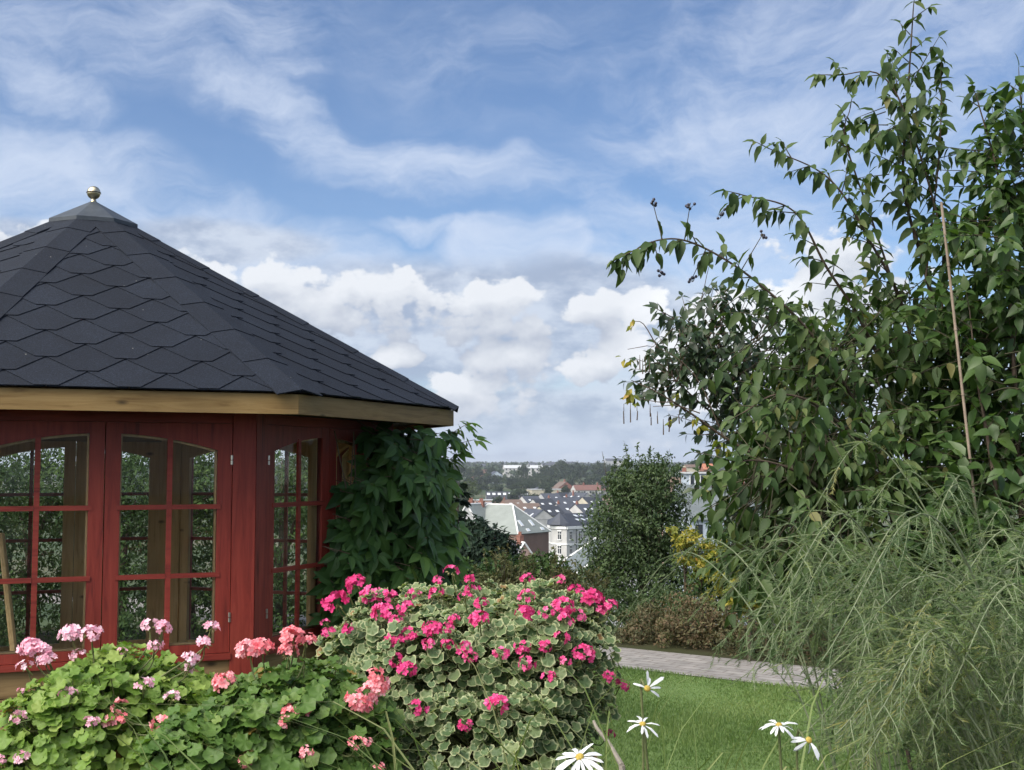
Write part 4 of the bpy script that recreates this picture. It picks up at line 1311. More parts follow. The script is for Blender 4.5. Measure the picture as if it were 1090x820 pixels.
# ------------------------------------------------------------------ feathery asparagus
M_asp = mat_leaf("asparagus needle", [(0, (.048, .088, .044)), (.5, (.120, .182, .088)), (.85, (.205, .255, .115)), (1, (.30, .28, .115))], .6, .2, .4)
M_aspst = mat_noise("asparagus stem", (.10, .13, .075), (.18, .21, .12), 20, .6)
NEED = (np.array([(-.5, 0, 0), (.5, 0, 0), (0, 1, 0)]), [(0, 1, 2)])
def asparagus(label, base, tips, nbr, tint, brl=.2, fine=1.0):
    root = empty("asparagus_fern", (base[0], base[1], 0), label, "asparagus plant", "feathery asparagus plants at the lower right")
    st = MB(); nd = MB()
    NP, ND, NT = [], [], []
    for tip in tips:
        tip = np.array(tip); b = base + np.array([rng.normal(0, .05), rng.normal(0, .05), 0])
        H = tip - b
        hl = np.linalg.norm(H[:2])
        mid = b + np.array([H[0]*.28, H[1]*.28, H[2]*.72 + .10*hl]) + rdir(1)[0]*.04
        q3 = b + np.array([H[0]*.66, H[1]*.66, H[2]*1.0 + .24*hl + .03]) + rdir(1)[0]*.03
        pts = smooth_line([b, mid, q3, tip], 10)
        st.tube(pts, .0038, .0010, 5)
        m = len(pts)
        tt = np.clip(rng.normal(.5, .3), 0, 1)
        for k in range(nbr):
            f = .30 + .70 * (k + rng.uniform(0, 1)) / nbr
            i = min(m-2, int(f*(m-1)))
            p = pts[i] + (pts[i+1]-pts[i]) * (f*(m-1)-i)
            tg = pts[i+1]-pts[i]; tg /= np.linalg.norm(tg)
            sd_ = np.cross(tg, UPV); sd_ /= np.linalg.norm(sd_) + 1e-6
            d = tg*.75 + sd_*(.65 if k % 2 else -.65) + rdir(1)[0]*.5 - UPV*.02; d /= np.linalg.norm(d)
            L = brl * .82 * (1.15 - .85*f) * rng.uniform(.5, 1.25) + .03
            bp = [p]
            for _ in range(6):
                d = d - UPV*.065 + rdir(1)[0]*.10; d /= np.linalg.norm(d); bp.append(bp[-1] + d*L/6)
            bp = np.array(bp)
            st.tube(bp, .0011, .0006, 3, .5, False)
            nn = int(L / .0019 * fine)
            u = rng.uniform(0.04, 1, nn) * 6
            ii = np.minimum(u.astype(int), 5)
            q = bp[ii] + (bp[ii+1]-bp[ii]) * (u-ii)[:, None]
            dl = (bp[ii+1]-bp[ii]); dl /= np.linalg.norm(dl, axis=1)[:, None]
            sw = np.cross(dl, UPV); sw /= np.linalg.norm(sw, axis=1)[:, None] + 1e-6
            sgn = rng.choice([-1.0, 1.0], nn)[:, None]
            NP.append(q); ND.append(dl*.95 + sw*sgn*rng.uniform(.4, 1.05, nn)[:, None] + rdir(nn)*.3); NT.append(np.clip(tint + .12*rng.normal() + .55*(tt-.5) + rng.normal(0, .08, nn), 0, 1))
        nn = int(150*fine)
        u = rng.uniform(.3, 1, nn)*(m-1); ii = np.minimum(u.astype(int), m-2)
        NP.append(pts[ii] + (pts[ii+1]-pts[ii])*(u-ii)[:, None]); dl = pts[ii+1]-pts[ii]; dl /= np.linalg.norm(dl, axis=1)[:, None]
        ND.append(dl + rdir(nn)*.6); NT.append(np.full(nn, tint))
    NP, ND, NT = np.concatenate(NP), np.concatenate(ND), np.concatenate(NT)
    n = len(NP)
    L = rnd(.008, .019, n)
    M = frames(ND, rdir(n)) * np.stack([rnd(.0014, .0023, n), L, L], 1)[:, None, :]
    nd.many(NEED[0], NEED[1], M, NP, NT)
    nd.build("foliage", M_asp, root); st.build("stem", M_aspst, root)
    print("asparagus", n)
def tipset(n, px, py, sx, sy, Y, sY=.25):
    return [at(rng.normal(px, sx), min(830, rng.normal(py, sy)), Y + rng.normal(0, sY)) for _ in range(n)]
def foot(px, Y): return np.array([gx(px, Y), Y, 0.0])
asparagus("grey green asparagus plume reaching left over the path on long bare arching stems", foot(960, 3.6),
          [at(655, 668, 4.6), at(690, 642, 4.4), at(760, 645, 4.0), at(735, 660, 4.2), at(775, 625, 3.9), at(800, 610, 3.7), at(760, 690, 3.8), at(790, 690, 3.6)] + tipset(12, 845, 670, 35, 35, 3.6), 20, .42)
asparagus("soft grey green asparagus mound between the daisies and the right edge", foot(1060, 3.0), tipset(30, 895, 715, 46, 48, 3.0), 24, .38, .24)
asparagus("pale asparagus clump at the bottom right corner", foot(1190, 2.6), tipset(26, 985, 755, 65, 42, 2.6), 24, .48, .24)
asparagus("yellowing asparagus sprays low in front of the other asparagus plants", foot(1120, 2.4), tipset(18, 935, 790, 50, 22, 2.4, .15), 22, .62, .18)
asparagus("upright green asparagus with tall wiry stems before the tall arching shrub", foot(1100, 3.7), [at(860, 548, 3.7), at(905, 570, 3.7), at(930, 600, 3.7), at(990, 565, 3.6), at(1040, 580, 3.6), at(1085, 600, 3.6)] + tipset(16, 945, 665, 75, 32, 3.6), 22, .40, .2)
asparagus("dull green asparagus at the far right margin", foot(1200, 3.1), tipset(18, 1030, 710, 50, 45, 3.1), 24, .36)

# metal stake among the asparagus
mb = MB()
p = at(823, 612, 11.8); mb.tube([np.array([p[0], p[1], 0]), p - UPV*.03, p], .034, .034, 8).lathe((p[0], p[1], p[2]-.01), [(.042, -.03), (.042, .012), (.006, .02)], 8)
tag(mb.build("fence_stake", mat_noise("grey galvanised metal", (.17, .19, .23), (.26, .28, .32), 12, .5, .4)), "short grey metal stake standing behind the asparagus", "stake")
# ------------------------------------------------------------------ garden trees, hedges and low shrubs farther off
M_hedge = mat_leaf("hedge leaf", [(0, (.024, .048, .020)), (.5, (.042, .078, .028)), (1, (.075, .12, .038))], .75, .12, .2)
M_olive = mat_leaf("dense olive green leaf", [(0, (.028, .052, .022)), (.5, (.050, .084, .030)), (1, (.085, .12, .045))], .5, .3, .2)
M_brown = mat_leaf("brownish low shrub leaf", [(0, (.055, .068, .034)), (.4, (.10, .098, .052)), (.7, (.14, .092, .058)), (1, (.12, .15, .062))], .6, .2, .2)
M_conif = mat_leaf("dark conifer spray", [(0, (.014, .030, .022)), (1, (.032, .055, .034))], .6, .2, .1)
M_dry = mat_leaf("olive dry herb", [(0, (.055, .065, .030)), (.6, (.095, .10, .045)), (1, (.13, .105, .06))], .6, .2, .2)
M_trunk = mat_noise("grey brown trunk bark", (.050, .040, .030), (.11, .09, .07), 9, .9, .1, .6, .02, (1, 1, .3))

def foliage_tree(name, label, cat, base, zb, lobes, n, lmat, lsize, group=None, tint=0.0, trunk_r=.09, branches=10, surf=.75, tmpl=None, wisp=0, limb_to=.85):
    """trunk with limbs to every lobe; leaf-sized faces spread through and over uneven lobes. lobes: (centre, radii)"""
    root = empty(name, (base[0], base[1], zb), label, cat, group)
    tmpl = tmpl or DIA
    cr, wd = MB(), MB()
    vol = np.array([r[0]*r[1]*r[2] for _, r in lobes])**.67; cnt = np.maximum(6, vol/vol.sum()*n).astype(int)
    cen = sum(c for c, _ in lobes)/len(lobes)
    b = np.array([base[0], base[1], zb - .1])
    top = cen + np.array([0, 0, .2*(max(c[2]+r[2] for c, r in lobes)-cen[2])])
    sp_ = smooth_line([b, b*.5+top*.5 + rdir(1)[0]*trunk_r, top], 5)
    wd.tube(sp_, trunk_r, trunk_r*.35, 8)
    ends = []
    for (c, r), k in zip(lobes, cnt):
        r = np.asarray(r, float)
        j = rng.integers(len(sp_)//2, len(sp_))
        e = sp_[j] + (c - sp_[j])*limb_to
        ends.append(e)
        wd.tube(smooth_line([sp_[max(0, j-2)], (sp_[j]+e)/2 - UPV*.1*r[2], e], 3), trunk_r*.4, trunk_r*.08, 5)
        # clumps on the lobe, leaves in each clump
        nc = max(5, int(k/22))
        cd = rdir(nc)
        cpos = c + cd*r*(rng.uniform(.35, 1.08, nc)**surf)[:, None]*(1 + .12*np.sin(cd[:, 0]*9+c[0])*np.sin(cd[:, 2]*8+c[2]))[:, None]
        ct = rng.normal(0, .16, nc)
        w = rng.integers(0, nc, k)
        cs = r.mean()*.26
        d = rdir(k)
        P = cpos[w] + d*(cs*rng.uniform(.1, 1, k)[:, None])*np.array([1, 1, .75])
        D = d*.6 + rdir(k)*.7 - UPV*.25
        U = cd[w]*.5 + UPV*.7 + rdir(k)*.5
        leaves(cr, tmpl, P, D, U, rnd(lsize[0], lsize[1], k), np.clip(.45 + tint + ct[w] + rng.normal(0, .13, k), 0, 1))
    for _ in range(wisp):
        li_ = rng.integers(len(lobes)); c, r = lobes[li_]
        d = rdir(1)[0]; d[2] = abs(d[2]) + .5; d /= np.linalg.norm(d)
        p0 = c + d*np.asarray(r)*.9; L = np.mean(r)*rng.uniform(.25, .55)
        p1 = p0 + (UPV + d*.4 + rdir(1)[0]*.25)*L
        wd.tube(np.array([ends[li_], p0, (p0+p1)/2, p1]), L*.018, L*.006, 4)
        k = 16
        t = rng.uniform(.15, 1, k)
        leaves(cr, tmpl, p0 + (p1-p0)*t[:, None], rdir(k) + UPV*.4, rdir(k) + UPV, rnd(lsize[0], lsize[1], k), np.clip(rng.normal(.5 + tint, .15, k), 0, 1))
    cr.build("crown", lmat, root); wd.build("trunk", M_trunk, root)
    return root

def plobe(px, py, Y, rx, ry):
    k = Y/FPX
    return (at(px, py, Y), (rx*k, (rx*.8+ry*.2)*k, ry*k))

# dense round tree beyond the path
Y0 = 19
foliage_tree("round_tree", "dense rounded dark green tree beyond the path, wispy at its top", "tree", at(683, 600, Y0), gz(2, Y0),
  [plobe(680, 560, Y0, 52, 62), plobe(690, 520, Y0, 40, 36), plobe(655, 575, Y0, 38, 55), plobe(710, 570, Y0, 30, 52), plobe(680, 620, Y0, 58, 45), plobe(640, 610, Y0, 26, 40), plobe(700, 505, Y0, 24, 22), plobe(712, 600, Y0, 28, 55), plobe(668, 512, Y0, 26, 22)],
  34000, M_olive, (.042, .07), None, 0, .09, wisp=34, tmpl=OVS)
# low brownish shrubs along the far side of the path
low = [(690, 669, 11.6, 34, 28, "brownish low shrub at the left end of the row beyond the path"), (740, 664, 11.3, 40, 36, "red brown low shrub in the middle of the row beyond the path"), (795, 670, 11.0, 42, 36, "olive brown low shrub half behind the asparagus sprays"), (850, 680, 10.6, 45, 40, "low shrub of the row beyond the path, hidden most by asparagus")]
for i, (px, py, Y, rx, ry, lb) in enumerate(low):
    foliage_tree("low_shrub", lb, "shrub", at(px, py, Y), gz(0, Y), [plobe(px, py, Y, rx, ry), plobe(px-14, py+10, Y-.2, rx*.7, ry*.8), plobe(px+18, py+8, Y-.1, rx*.7, ry*.8), plobe(px+3, py-8, Y+.1, rx*.6, ry*.7)], 6500, M_brown, (.022, .04), "low shrubs beyond the path", [.0, .12, -.05, 0][i], .02, tmpl=OVS)
# yellow shrubs
for px, py, Y, rx, ry, lb, nn in ((745, 590, 13.5, 26, 26, "shrub with yellow autumn leaves beside the rounded tree", 1300), (796, 622, 10.2, 26, 34, "yellow leaved shrub half hidden behind asparagus sprays", 1900), (772, 612, 13.0, 24, 30, "broad yellow green shrub under the left edge of the tall arching shrub", 1500), (728, 572, 13.6, 14, 9, "small yellow green shoot beside the rounded tree", 260)):
    foliage_tree("yellow_shrub", lb, "shrub", at(px, py, Y), gz(0, Y), [plobe(px, py, Y, rx, ry), plobe(px-10, py-10, Y, rx*.6, ry*.6), plobe(px+8, py+12, Y, rx*.7, ry*.7)], nn, M_yell, (.04, .07), None, -.12, .02, tmpl=OVS)
foliage_tree("garden_bush", "mixed green bush between the yellow shrub and the tall arching shrub", "bush", at(775, 610, 14), gz(0, 14), [plobe(765, 600, 14, 34, 44), plobe(790, 585, 14, 30, 40), plobe(755, 640, 13.5, 40, 30), plobe(825, 600, 13, 50, 60)], 6000, M_hedge, (.045, .08), None, -.05, .04, tmpl=OVS)
# left of the round tree
Y1 = 26
def conifer(label, px, pt, pb, Y, hw, group=None, n=2600):
    b = at(px, pb, Y); t = at(px, pt, Y)
    root = empty("conifer_tree", (b[0], b[1], gz(b[0], Y)), label, "tree")
    cr, wd = MB(), MB()
    H = t[2]-gz(b[0], Y); zb = gz(b[0], Y)
    wd.tube(np.array([[b[0], b[1], zb-.1], [b[0], b[1], zb+H*.5], [b[0], b[1], zb+H*.97]]), H*.02, H*.004, 7)
    k = Y/FPX
    for i in range(150):
        f = rng.uniform(.05, 1)**.8
        z = zb + H*f; L = hw*k*(1.05-f)*rng.uniform(.65, 1.15) + .05*H*.2
        th = rng.uniform(0, 2*math.pi); d = np.array([math.cos(th), math.sin(th), -.22])
        p0 = np.array([b[0], b[1], z]); p1 = p0 + d*L
        wd.tube(np.array([p0, (p0+p1)/2 - UPV*.03*L, p1]), H*.003, H*.001, 4)
        m = int(n/150)
        u = rng.uniform(.15, 1.05, m)
        P = p0 + (p1-p0)*u[:, None] + rdir(m)*.04*L
        leaves(cr, DIA, P, d + rdir(m)*.55 - UPV*.2, rdir(m)*.5 + UPV, rnd(.16, .30, m)*(H/6), np.clip(rng.normal(.5, .25, m), 0, 1))
    cr.build("crown", M_conif, root); wd.build("trunk", M_trunk, root)
conifer("dark conifer just right of the creeper", 487, 515, 650, 27, 46, n=7000)
foliage_tree("conifer_tree", "dark spreading conifer below the grey hipped roof", "tree", at(517, 600, 25), gz(0, 25), [plobe(515, 578, 25, 26, 22), plobe(500, 590, 25, 26, 26), plobe(532, 592, 25, 20, 22), plobe(520, 610, 25, 34, 26), plobe(510, 563, 25, 14, 12)], 7000, M_conif, (.09, .17), None, 0, .1)
foliage_tree("garden_bush", "bright green rounded bush below the brick walled building", "bush", at(577, 620, 22), gz(0, 22), [plobe(577, 612, 22, 26, 26), plobe(560, 622, 22, 22, 24), plobe(596, 620, 22, 22, 22)], 3500, M_hedge, (.08, .13), None, .1, .05)
foliage_tree("garden_bush", "mid green bush around the small lamp post", "bush", at(515, 620, 23), gz(0, 23), [plobe(512, 622, 22, 28, 30), plobe(540, 618, 22, 24, 28), plobe(530, 640, 21, 40, 26)], 4200, M_hedge, (.07, .12), None, -.05, .05)
foliage_tree("garden_bush", "olive brown seedy herb patch behind the hot pink flowers", "bush", at(555, 640, 12), gz(0, 12), [plobe(535, 628, 12, 34, 30), plobe(580, 630, 12, 40, 24), plobe(620, 640, 12, 32, 20), plobe(500, 640, 12, 30, 22)], 8000, M_dry, (.03, .055), None, 0, .02, tmpl=DIA, wisp=60)
foliage_tree("garden_bush", "low dark bush at the foot of the rounded tree", "bush", at(670, 650, 16), gz(0, 16), [plobe(650, 645, 16, 40, 24), plobe(700, 648, 16, 40, 26), plobe(740, 640, 16, 36, 30)], 4500, M_olive, (.04, .07), None, 0, .03)

# trees behind the gazebo, seen through its windows
hb = [(-40, 9.2, "tree behind the leftmost gazebo pane"), (40, 10.4, "leafy tree seen through the left window leaf of the gazebo"), (125, 9.8, "leafy tree behind the middle of the gazebo front window"), (205, 10.6, "leafy tree seen through the right window leaf of the gazebo"), (300, 11.0, "tree seen through the narrow right window of the gazebo")]
for i, (px, Y, lb) in enumerate(hb):
    Y += 1.6
    lob = [plobe(px, 585, Y, 58, 70), plobe(px-25, 530, Y+.3, 48, 46), plobe(px+22, 525, Y-.2, 46, 46), plobe(px+5, 670, Y-.4, 62, 70), plobe(px, 480 + 6*(i % 2), Y+.2, 44, 36)]
    foliage_tree("leafy_tree", lb, "tree", at(px, 600, Y), 0, lob, 13000, M_hedge, (.030, .062), "trees behind the gazebo", [-.1, .15, 0, .2, .1][i], .07, tmpl=OVS)

# small lamp post
p = at(497, 590, 34); zb = float(gz(p[0], 34))
root = empty("lamp_post", (p[0], 34, zb), "small globe lamp post standing among the bushes right of the creeper", "lamp post")
MB().tube(np.array([[p[0], 34, zb-.1], [p[0], 34, zb+1.5], [p[0], 34, p[2]-.1]]), .05, .04, 8).build("post", mat_plain("dark post paint", (.03, .035, .045), .5), root)
MB().lathe((p[0], 34, p[2]), [(.045, -.12), (.075, -.10), (.10, -.03), (.10, .03), (.07, .09), (.01, .115)], 12).build("globe", mat_plain("frosted lamp globe", (.42, .46, .48), .4, .4), root, True)
# ------------------------------------------------------------------ the town in the valley
def zpy(py, Y): return at(545, py, Y)[2]
def mat_wall(name, c, var=.15): return mat_noise(name, tuple(x*(1-var) for x in c), tuple(x*(1+var) for x in c), .35, .85, .2, .1, .02)
def mat_roof(name, c, sc=2.2):
    m, nt = new_mat(name)
    v = objvec(nt)
    w = N(nt, "ShaderNodeTexWave"); w.bands_direction = "Z"; w.inputs["Scale"].default_value = sc; w.inputs["Distortion"].default_value = .6
    nt.links.new(v, w.inputs["Vector"])
    k = mixc(nt, noise(nt, .5, 5, .65, v), tuple(x*.7 for x in c), tuple(x*1.3 for x in c))
    k = mixc(nt, .35, k, mixc(nt, w.outputs["Fac"], (.7, .7, .7), (1.15, 1.15, 1.15)), "MULTIPLY")
    out(nt, pbsdf(nt, k, .6, .35)); return m
WALL = {k: mat_wall(k + " wall", c) for k, c in dict(white=(.43, .43, .43), cream=(.43, .40, .32), brick=(.20, .125, .10), red=(.26, .12, .095), grey=(.34, .35, .37), pink=(.52, .36, .31), blue=(.40, .46, .54), tan=(.40, .33, .25)).items()}
ROOF = {k: mat_roof(k + " roof", c) for k, c in dict(slate=(.055, .062, .080), dark=(.030, .034, .044), green=(.21, .235, .225), greydark=(.12, .14, .15), red=(.155, .078, .062), brown=(.14, .10, .08), pale=(.46, .48, .50), orange=(.34, .14, .085)).items()}
M_win = mat_noise("dark window", (.012, .015, .020), (.035, .042, .055), 1.5, .15, .5, .02)
M_trim = mat_plain("white painted trim", (.70, .71, .72), .6, var=.06)
M_sky = mat_plain("skylight glass", (.55, .60, .66), .15, .6, var=.1)
M_chim = mat_noise("red chimney brick", (.19, .085, .065), (.27, .13, .10), 3, .9)

def quad_box(mb, a, b, zl, zh, nrm, t):
    a, b, nrm = np.array(a), np.array(b), np.array(nrm)
    q = lambda p, z, o: (p[0]+nrm[0]*o, p[1]+nrm[1]*o, z)
    mb.hexa([q(a, zl, t), q(b, zl, t), q(b, zl, -.02), q(a, zl, -.02), q(a, zh, t), q(b, zh, t), q(b, zh, -.02), q(a, zh, -.02)])

def house(label, px, Y, ang, w, l, ze, zr, wall="white", roof="slate", hip=0.0, ridge="e1", cat="house", name="house", group=None, chim=(), win=((0, 0), (0, 0)), sky=(), zb=None, storey=3.1, winh=1.6, winw=.95, trim=False, over=.35, flash=False):
    N0 = np.array([gx(px, Y), Y])
    a = R(ang); e1 = np.array([math.cos(a), math.sin(a)]); e2 = np.array([-math.sin(a), math.cos(a)])
    zb = float(min(gz(N0[0], Y), gz(N0[0], Y+l))) - .5 if zb is None else zb
    root = empty(name, (N0[0], N0[1], zb), label, cat, group)
    def Q(s, t, z): p = N0 + e1*s + e2*t; return (p[0], p[1], z)
    mb = MB()
    mb.add([Q(0,0,zb), Q(w,0,zb), Q(w,l,zb), Q(0,l,zb), Q(0,0,ze), Q(w,0,ze), Q(w,l,ze), Q(0,l,ze)], [(0,1,5,4), (1,2,6,5), (2,3,7,6), (3,0,4,7)])
    h = hip
    along = w if ridge == "e1" else l
    if ridge == "e1":
        R0, R1 = (h*l/2, l/2), (w - h*l/2, l/2)
    else:
        R0, R1 = (w/2, h*w/2), (w/2, l - h*w/2)
    if hip == 0:
        if ridge == "e1": mb.add([Q(0,0,ze), Q(0,l,ze), Q(0,l/2,zr), Q(w,0,ze), Q(w,l,ze), Q(w,l/2,zr)], [(0,2,1), (3,4,5)])
        else: mb.add([Q(0,0,ze), Q(w,0,ze), Q(w/2,0,zr), Q(0,l,ze), Q(w,l,ze), Q(w/2,l,zr)], [(0,1,2), (3,5,4)])
    mb.build("wall", WALL[wall], root)
    rf = MB(); o = over; dz = .12
    drop = o * (zr-ze)/((l if ridge == "e1" else w)/2)
    if zr - ze < .4:
        rf.hexa([Q(-o,-o,ze), Q(w+o,-o,ze), Q(w+o,l+o,ze), Q(-o,l+o,ze), Q(-o,-o,ze+.35), Q(w+o,-o,ze+.35), Q(w+o,l+o,ze+.35), Q(-o,l+o,ze+.35)])
    else:
        if hip: E = [Q(-o,-o,ze-drop), Q(w+o,-o,ze-drop), Q(w+o,l+o,ze-drop), Q(-o,l+o,ze-drop)]; r0, r1 = Q(*R0, zr), Q(*R1, zr)
        elif ridge == "e1": E = [Q(-o*.5,-o,ze-drop), Q(w+o*.5,-o,ze-drop), Q(w+o*.5,l+o,ze-drop), Q(-o*.5,l+o,ze-drop)]; r0, r1 = Q(-o*.5, l/2, zr), Q(w+o*.5, l/2, zr)
        else: E = [Q(-o,-o*.5,ze-drop), Q(w+o,-o*.5,ze-drop), Q(w+o,l+o*.5,ze-drop), Q(-o,l+o*.5,ze-drop)]; r0, r1 = Q(w/2, -o*.5, zr), Q(w/2, l+o*.5, zr)
        up = [(*p[:2], p[2]+dz) for p in E + [r0, r1]]
        lo = [(*p[:2], p[2]+.02) for p in E + [r0, r1]]
        if ridge == "e1": F = [(0,1,5,4), (2,3,4,5), (1,2,5), (3,0,4)]
        else: F = [(0,1,4), (1,2,5,4), (2,3,5), (3,0,4,5)]
        if hip == 0: F = [q for q in F if len(q) == 4]
        rf.add(up + lo, F + [tuple(i+6 for i in q[::-1]) for q in F] + [(6,7,1,0), (7,8,2,1), (8,9,3,2), (9,6,0,3)])
    ro = rf.build("roof", ROOF[roof], root)
    if flash:
        fl = MB()
        for p, q in ((up[0], up[4]), (up[1], up[4] if ridge == "e2" else up[5]), (up[4], up[5]), (up[3], up[5] if ridge == "e2" else up[4])):
            fl.tube(np.array([p, q]) + np.array([0, 0, .02]), .16, .16, 6)
        fl.build("ridge_flashing", M_trim, ro)
    for (s, t, hgt, cw) in chim:
        zz = zr if abs(t - .5) < .3 or hip else ze
        c = MB()
        P = Q(s*w, t*l, zr - .6 + hgt/2 - .3)
        c.box(P, cw, cw*1.5, hgt + 1.4, a)
        c.box((P[0], P[1], P[2] + hgt/2 + .75), cw*1.15, cw*1.65, .16, a)
        for k in (-.35, .1, .5): c.lathe((P[0] - math.sin(a)*k*cw, P[1] + math.cos(a)*k*cw, P[2] + hgt/2 + .83), [(.13, 0), (.11, .55), (.02, .56)], 7)
        c.build("chimney", M_chim, ro)
    # skylights: (face, position along 0..1, height 0..1, width m, length m)
    for (face, u, vv, sw, sl) in sky:
        if face == 0: A, B, T0, T1 = [np.array(x) for x in (up[0], up[1], up[4], up[5])] if ridge == "e1" else [np.array(x) for x in (up[0], up[1], up[4], up[4])]
        else: A, B, T0, T1 = [np.array(x) for x in (up[3], up[0], up[5], up[4])] if ridge == "e2" else [np.array(x) for x in (up[3], up[0], up[4], up[4])]
        lo_ = A + (B-A)*u; hi_ = T0 + (T1-T0)*u
        d = hi_ - lo_; Lr = np.linalg.norm(d); d /= Lr
        x = (B-A)/np.linalg.norm(B-A); n_ = np.cross(x, d); n_ /= np.linalg.norm(n_)
        d = np.cross(n_, x)
        c = A + (B-A)*u + d*vv*Lr
        m_ = MB()
        v8 = [c + x*sx*sw/2 + d*sy*sl/2 + n_*h for h in (-.03, .09) for sx, sy in ((-1,-1), (1,-1), (1,1), (-1,1))]
        m_.hexa(v8); s_ = m_.build("skylight", M_trim, ro)
        MB().hexa([c + x*sx*(sw/2-.1) + d*sy*(sl/2-.1) + n_*h for h in (.05, .105) for sx, sy in ((-1,-1), (1,-1), (1,1), (-1,1))]).build("pane", M_sky, s_)
    # windows on the two near facades: (columns, rows)
    for fi, (nc, nr) in enumerate(win):
        ln = w if fi == 0 else l
        nrm = -e2 if fi == 0 else -e1
        for i in range(nc):
            for j in range(nr):
                s = ln*(i+.5)/nc
                zt = ze - .75 - j*storey
                p = N0 + (e1 if fi == 0 else e2)*(s - winw/2); q = N0 + (e1 if fi == 0 else e2)*(s + winw/2)
                m_ = MB(); quad_box(m_, p, q, zt - winh, zt, nrm, .05)
                wo = m_.build("window", M_win, root)
                if trim:
                    m_ = MB(); pm = N0 + (e1 if fi == 0 else e2)*s; ee = (e1 if fi == 0 else e2)
                    quad_box(m_, p - ee*.12, q + ee*.12, zt - winh - .18, zt - winh - .001, nrm, .16)
                    quad_box(m_, pm - ee*.05, pm + ee*.05, zt - winh, zt, nrm, .08)
                    quad_box(m_, p - ee*.1, q + ee*.1, zt + .001, zt + .16, nrm, .12)
                    m_.build("frame", M_trim, wo)
    return root

# big grey hipped roof on brick walls
Yg = 235
house("large building with grey green hipped roof, white ridges and brick walls below the bushes", 551, Yg, 57.8, 11.8, 15.6, zpy(567.5, Yg), zpy(538, 243), "brick", "green", .82, "e2", "building", "building",
      None, ((.5, .95, .9, .7),), ((0, 0), (0, 0)), ((0, .30, .33, .95, 1.5), (0, .62, .33, .95, 1.5), (0, .36, .10, 1.1, .7), (0, .8, .10, 1.1, .7)), trim=True, flash=True)
# a second ridge of the same block to the left, with pale standing seams
house("grey gabled wing with a white edged roof left of the large hipped roof", 517, 238, 60, 9, 8.5, zpy(572, 238), zpy(537, 243), "grey", "green", 0, "e1", "building", "building", None, ((.6, .5, .7, .7),), sky=((1, .5, .3, .8, 1.1),), flash=True)
# red chimney stacks on a house between
house("small slate roofed house with a tall red chimney stack before the brick wall", 536, 190, 32, 7.5, 11, zpy(612, 190), zpy(577, 196), "pink", "slate", 0, "e2", "house", "house", None, ((.5, .10, 1.3, .7),), sky=((1, .3, .35, 1.0, 1.5), (1, .55, .3, 1.0, 1.5), (1, .75, .4, 1.0, 1.5)), flash=True)
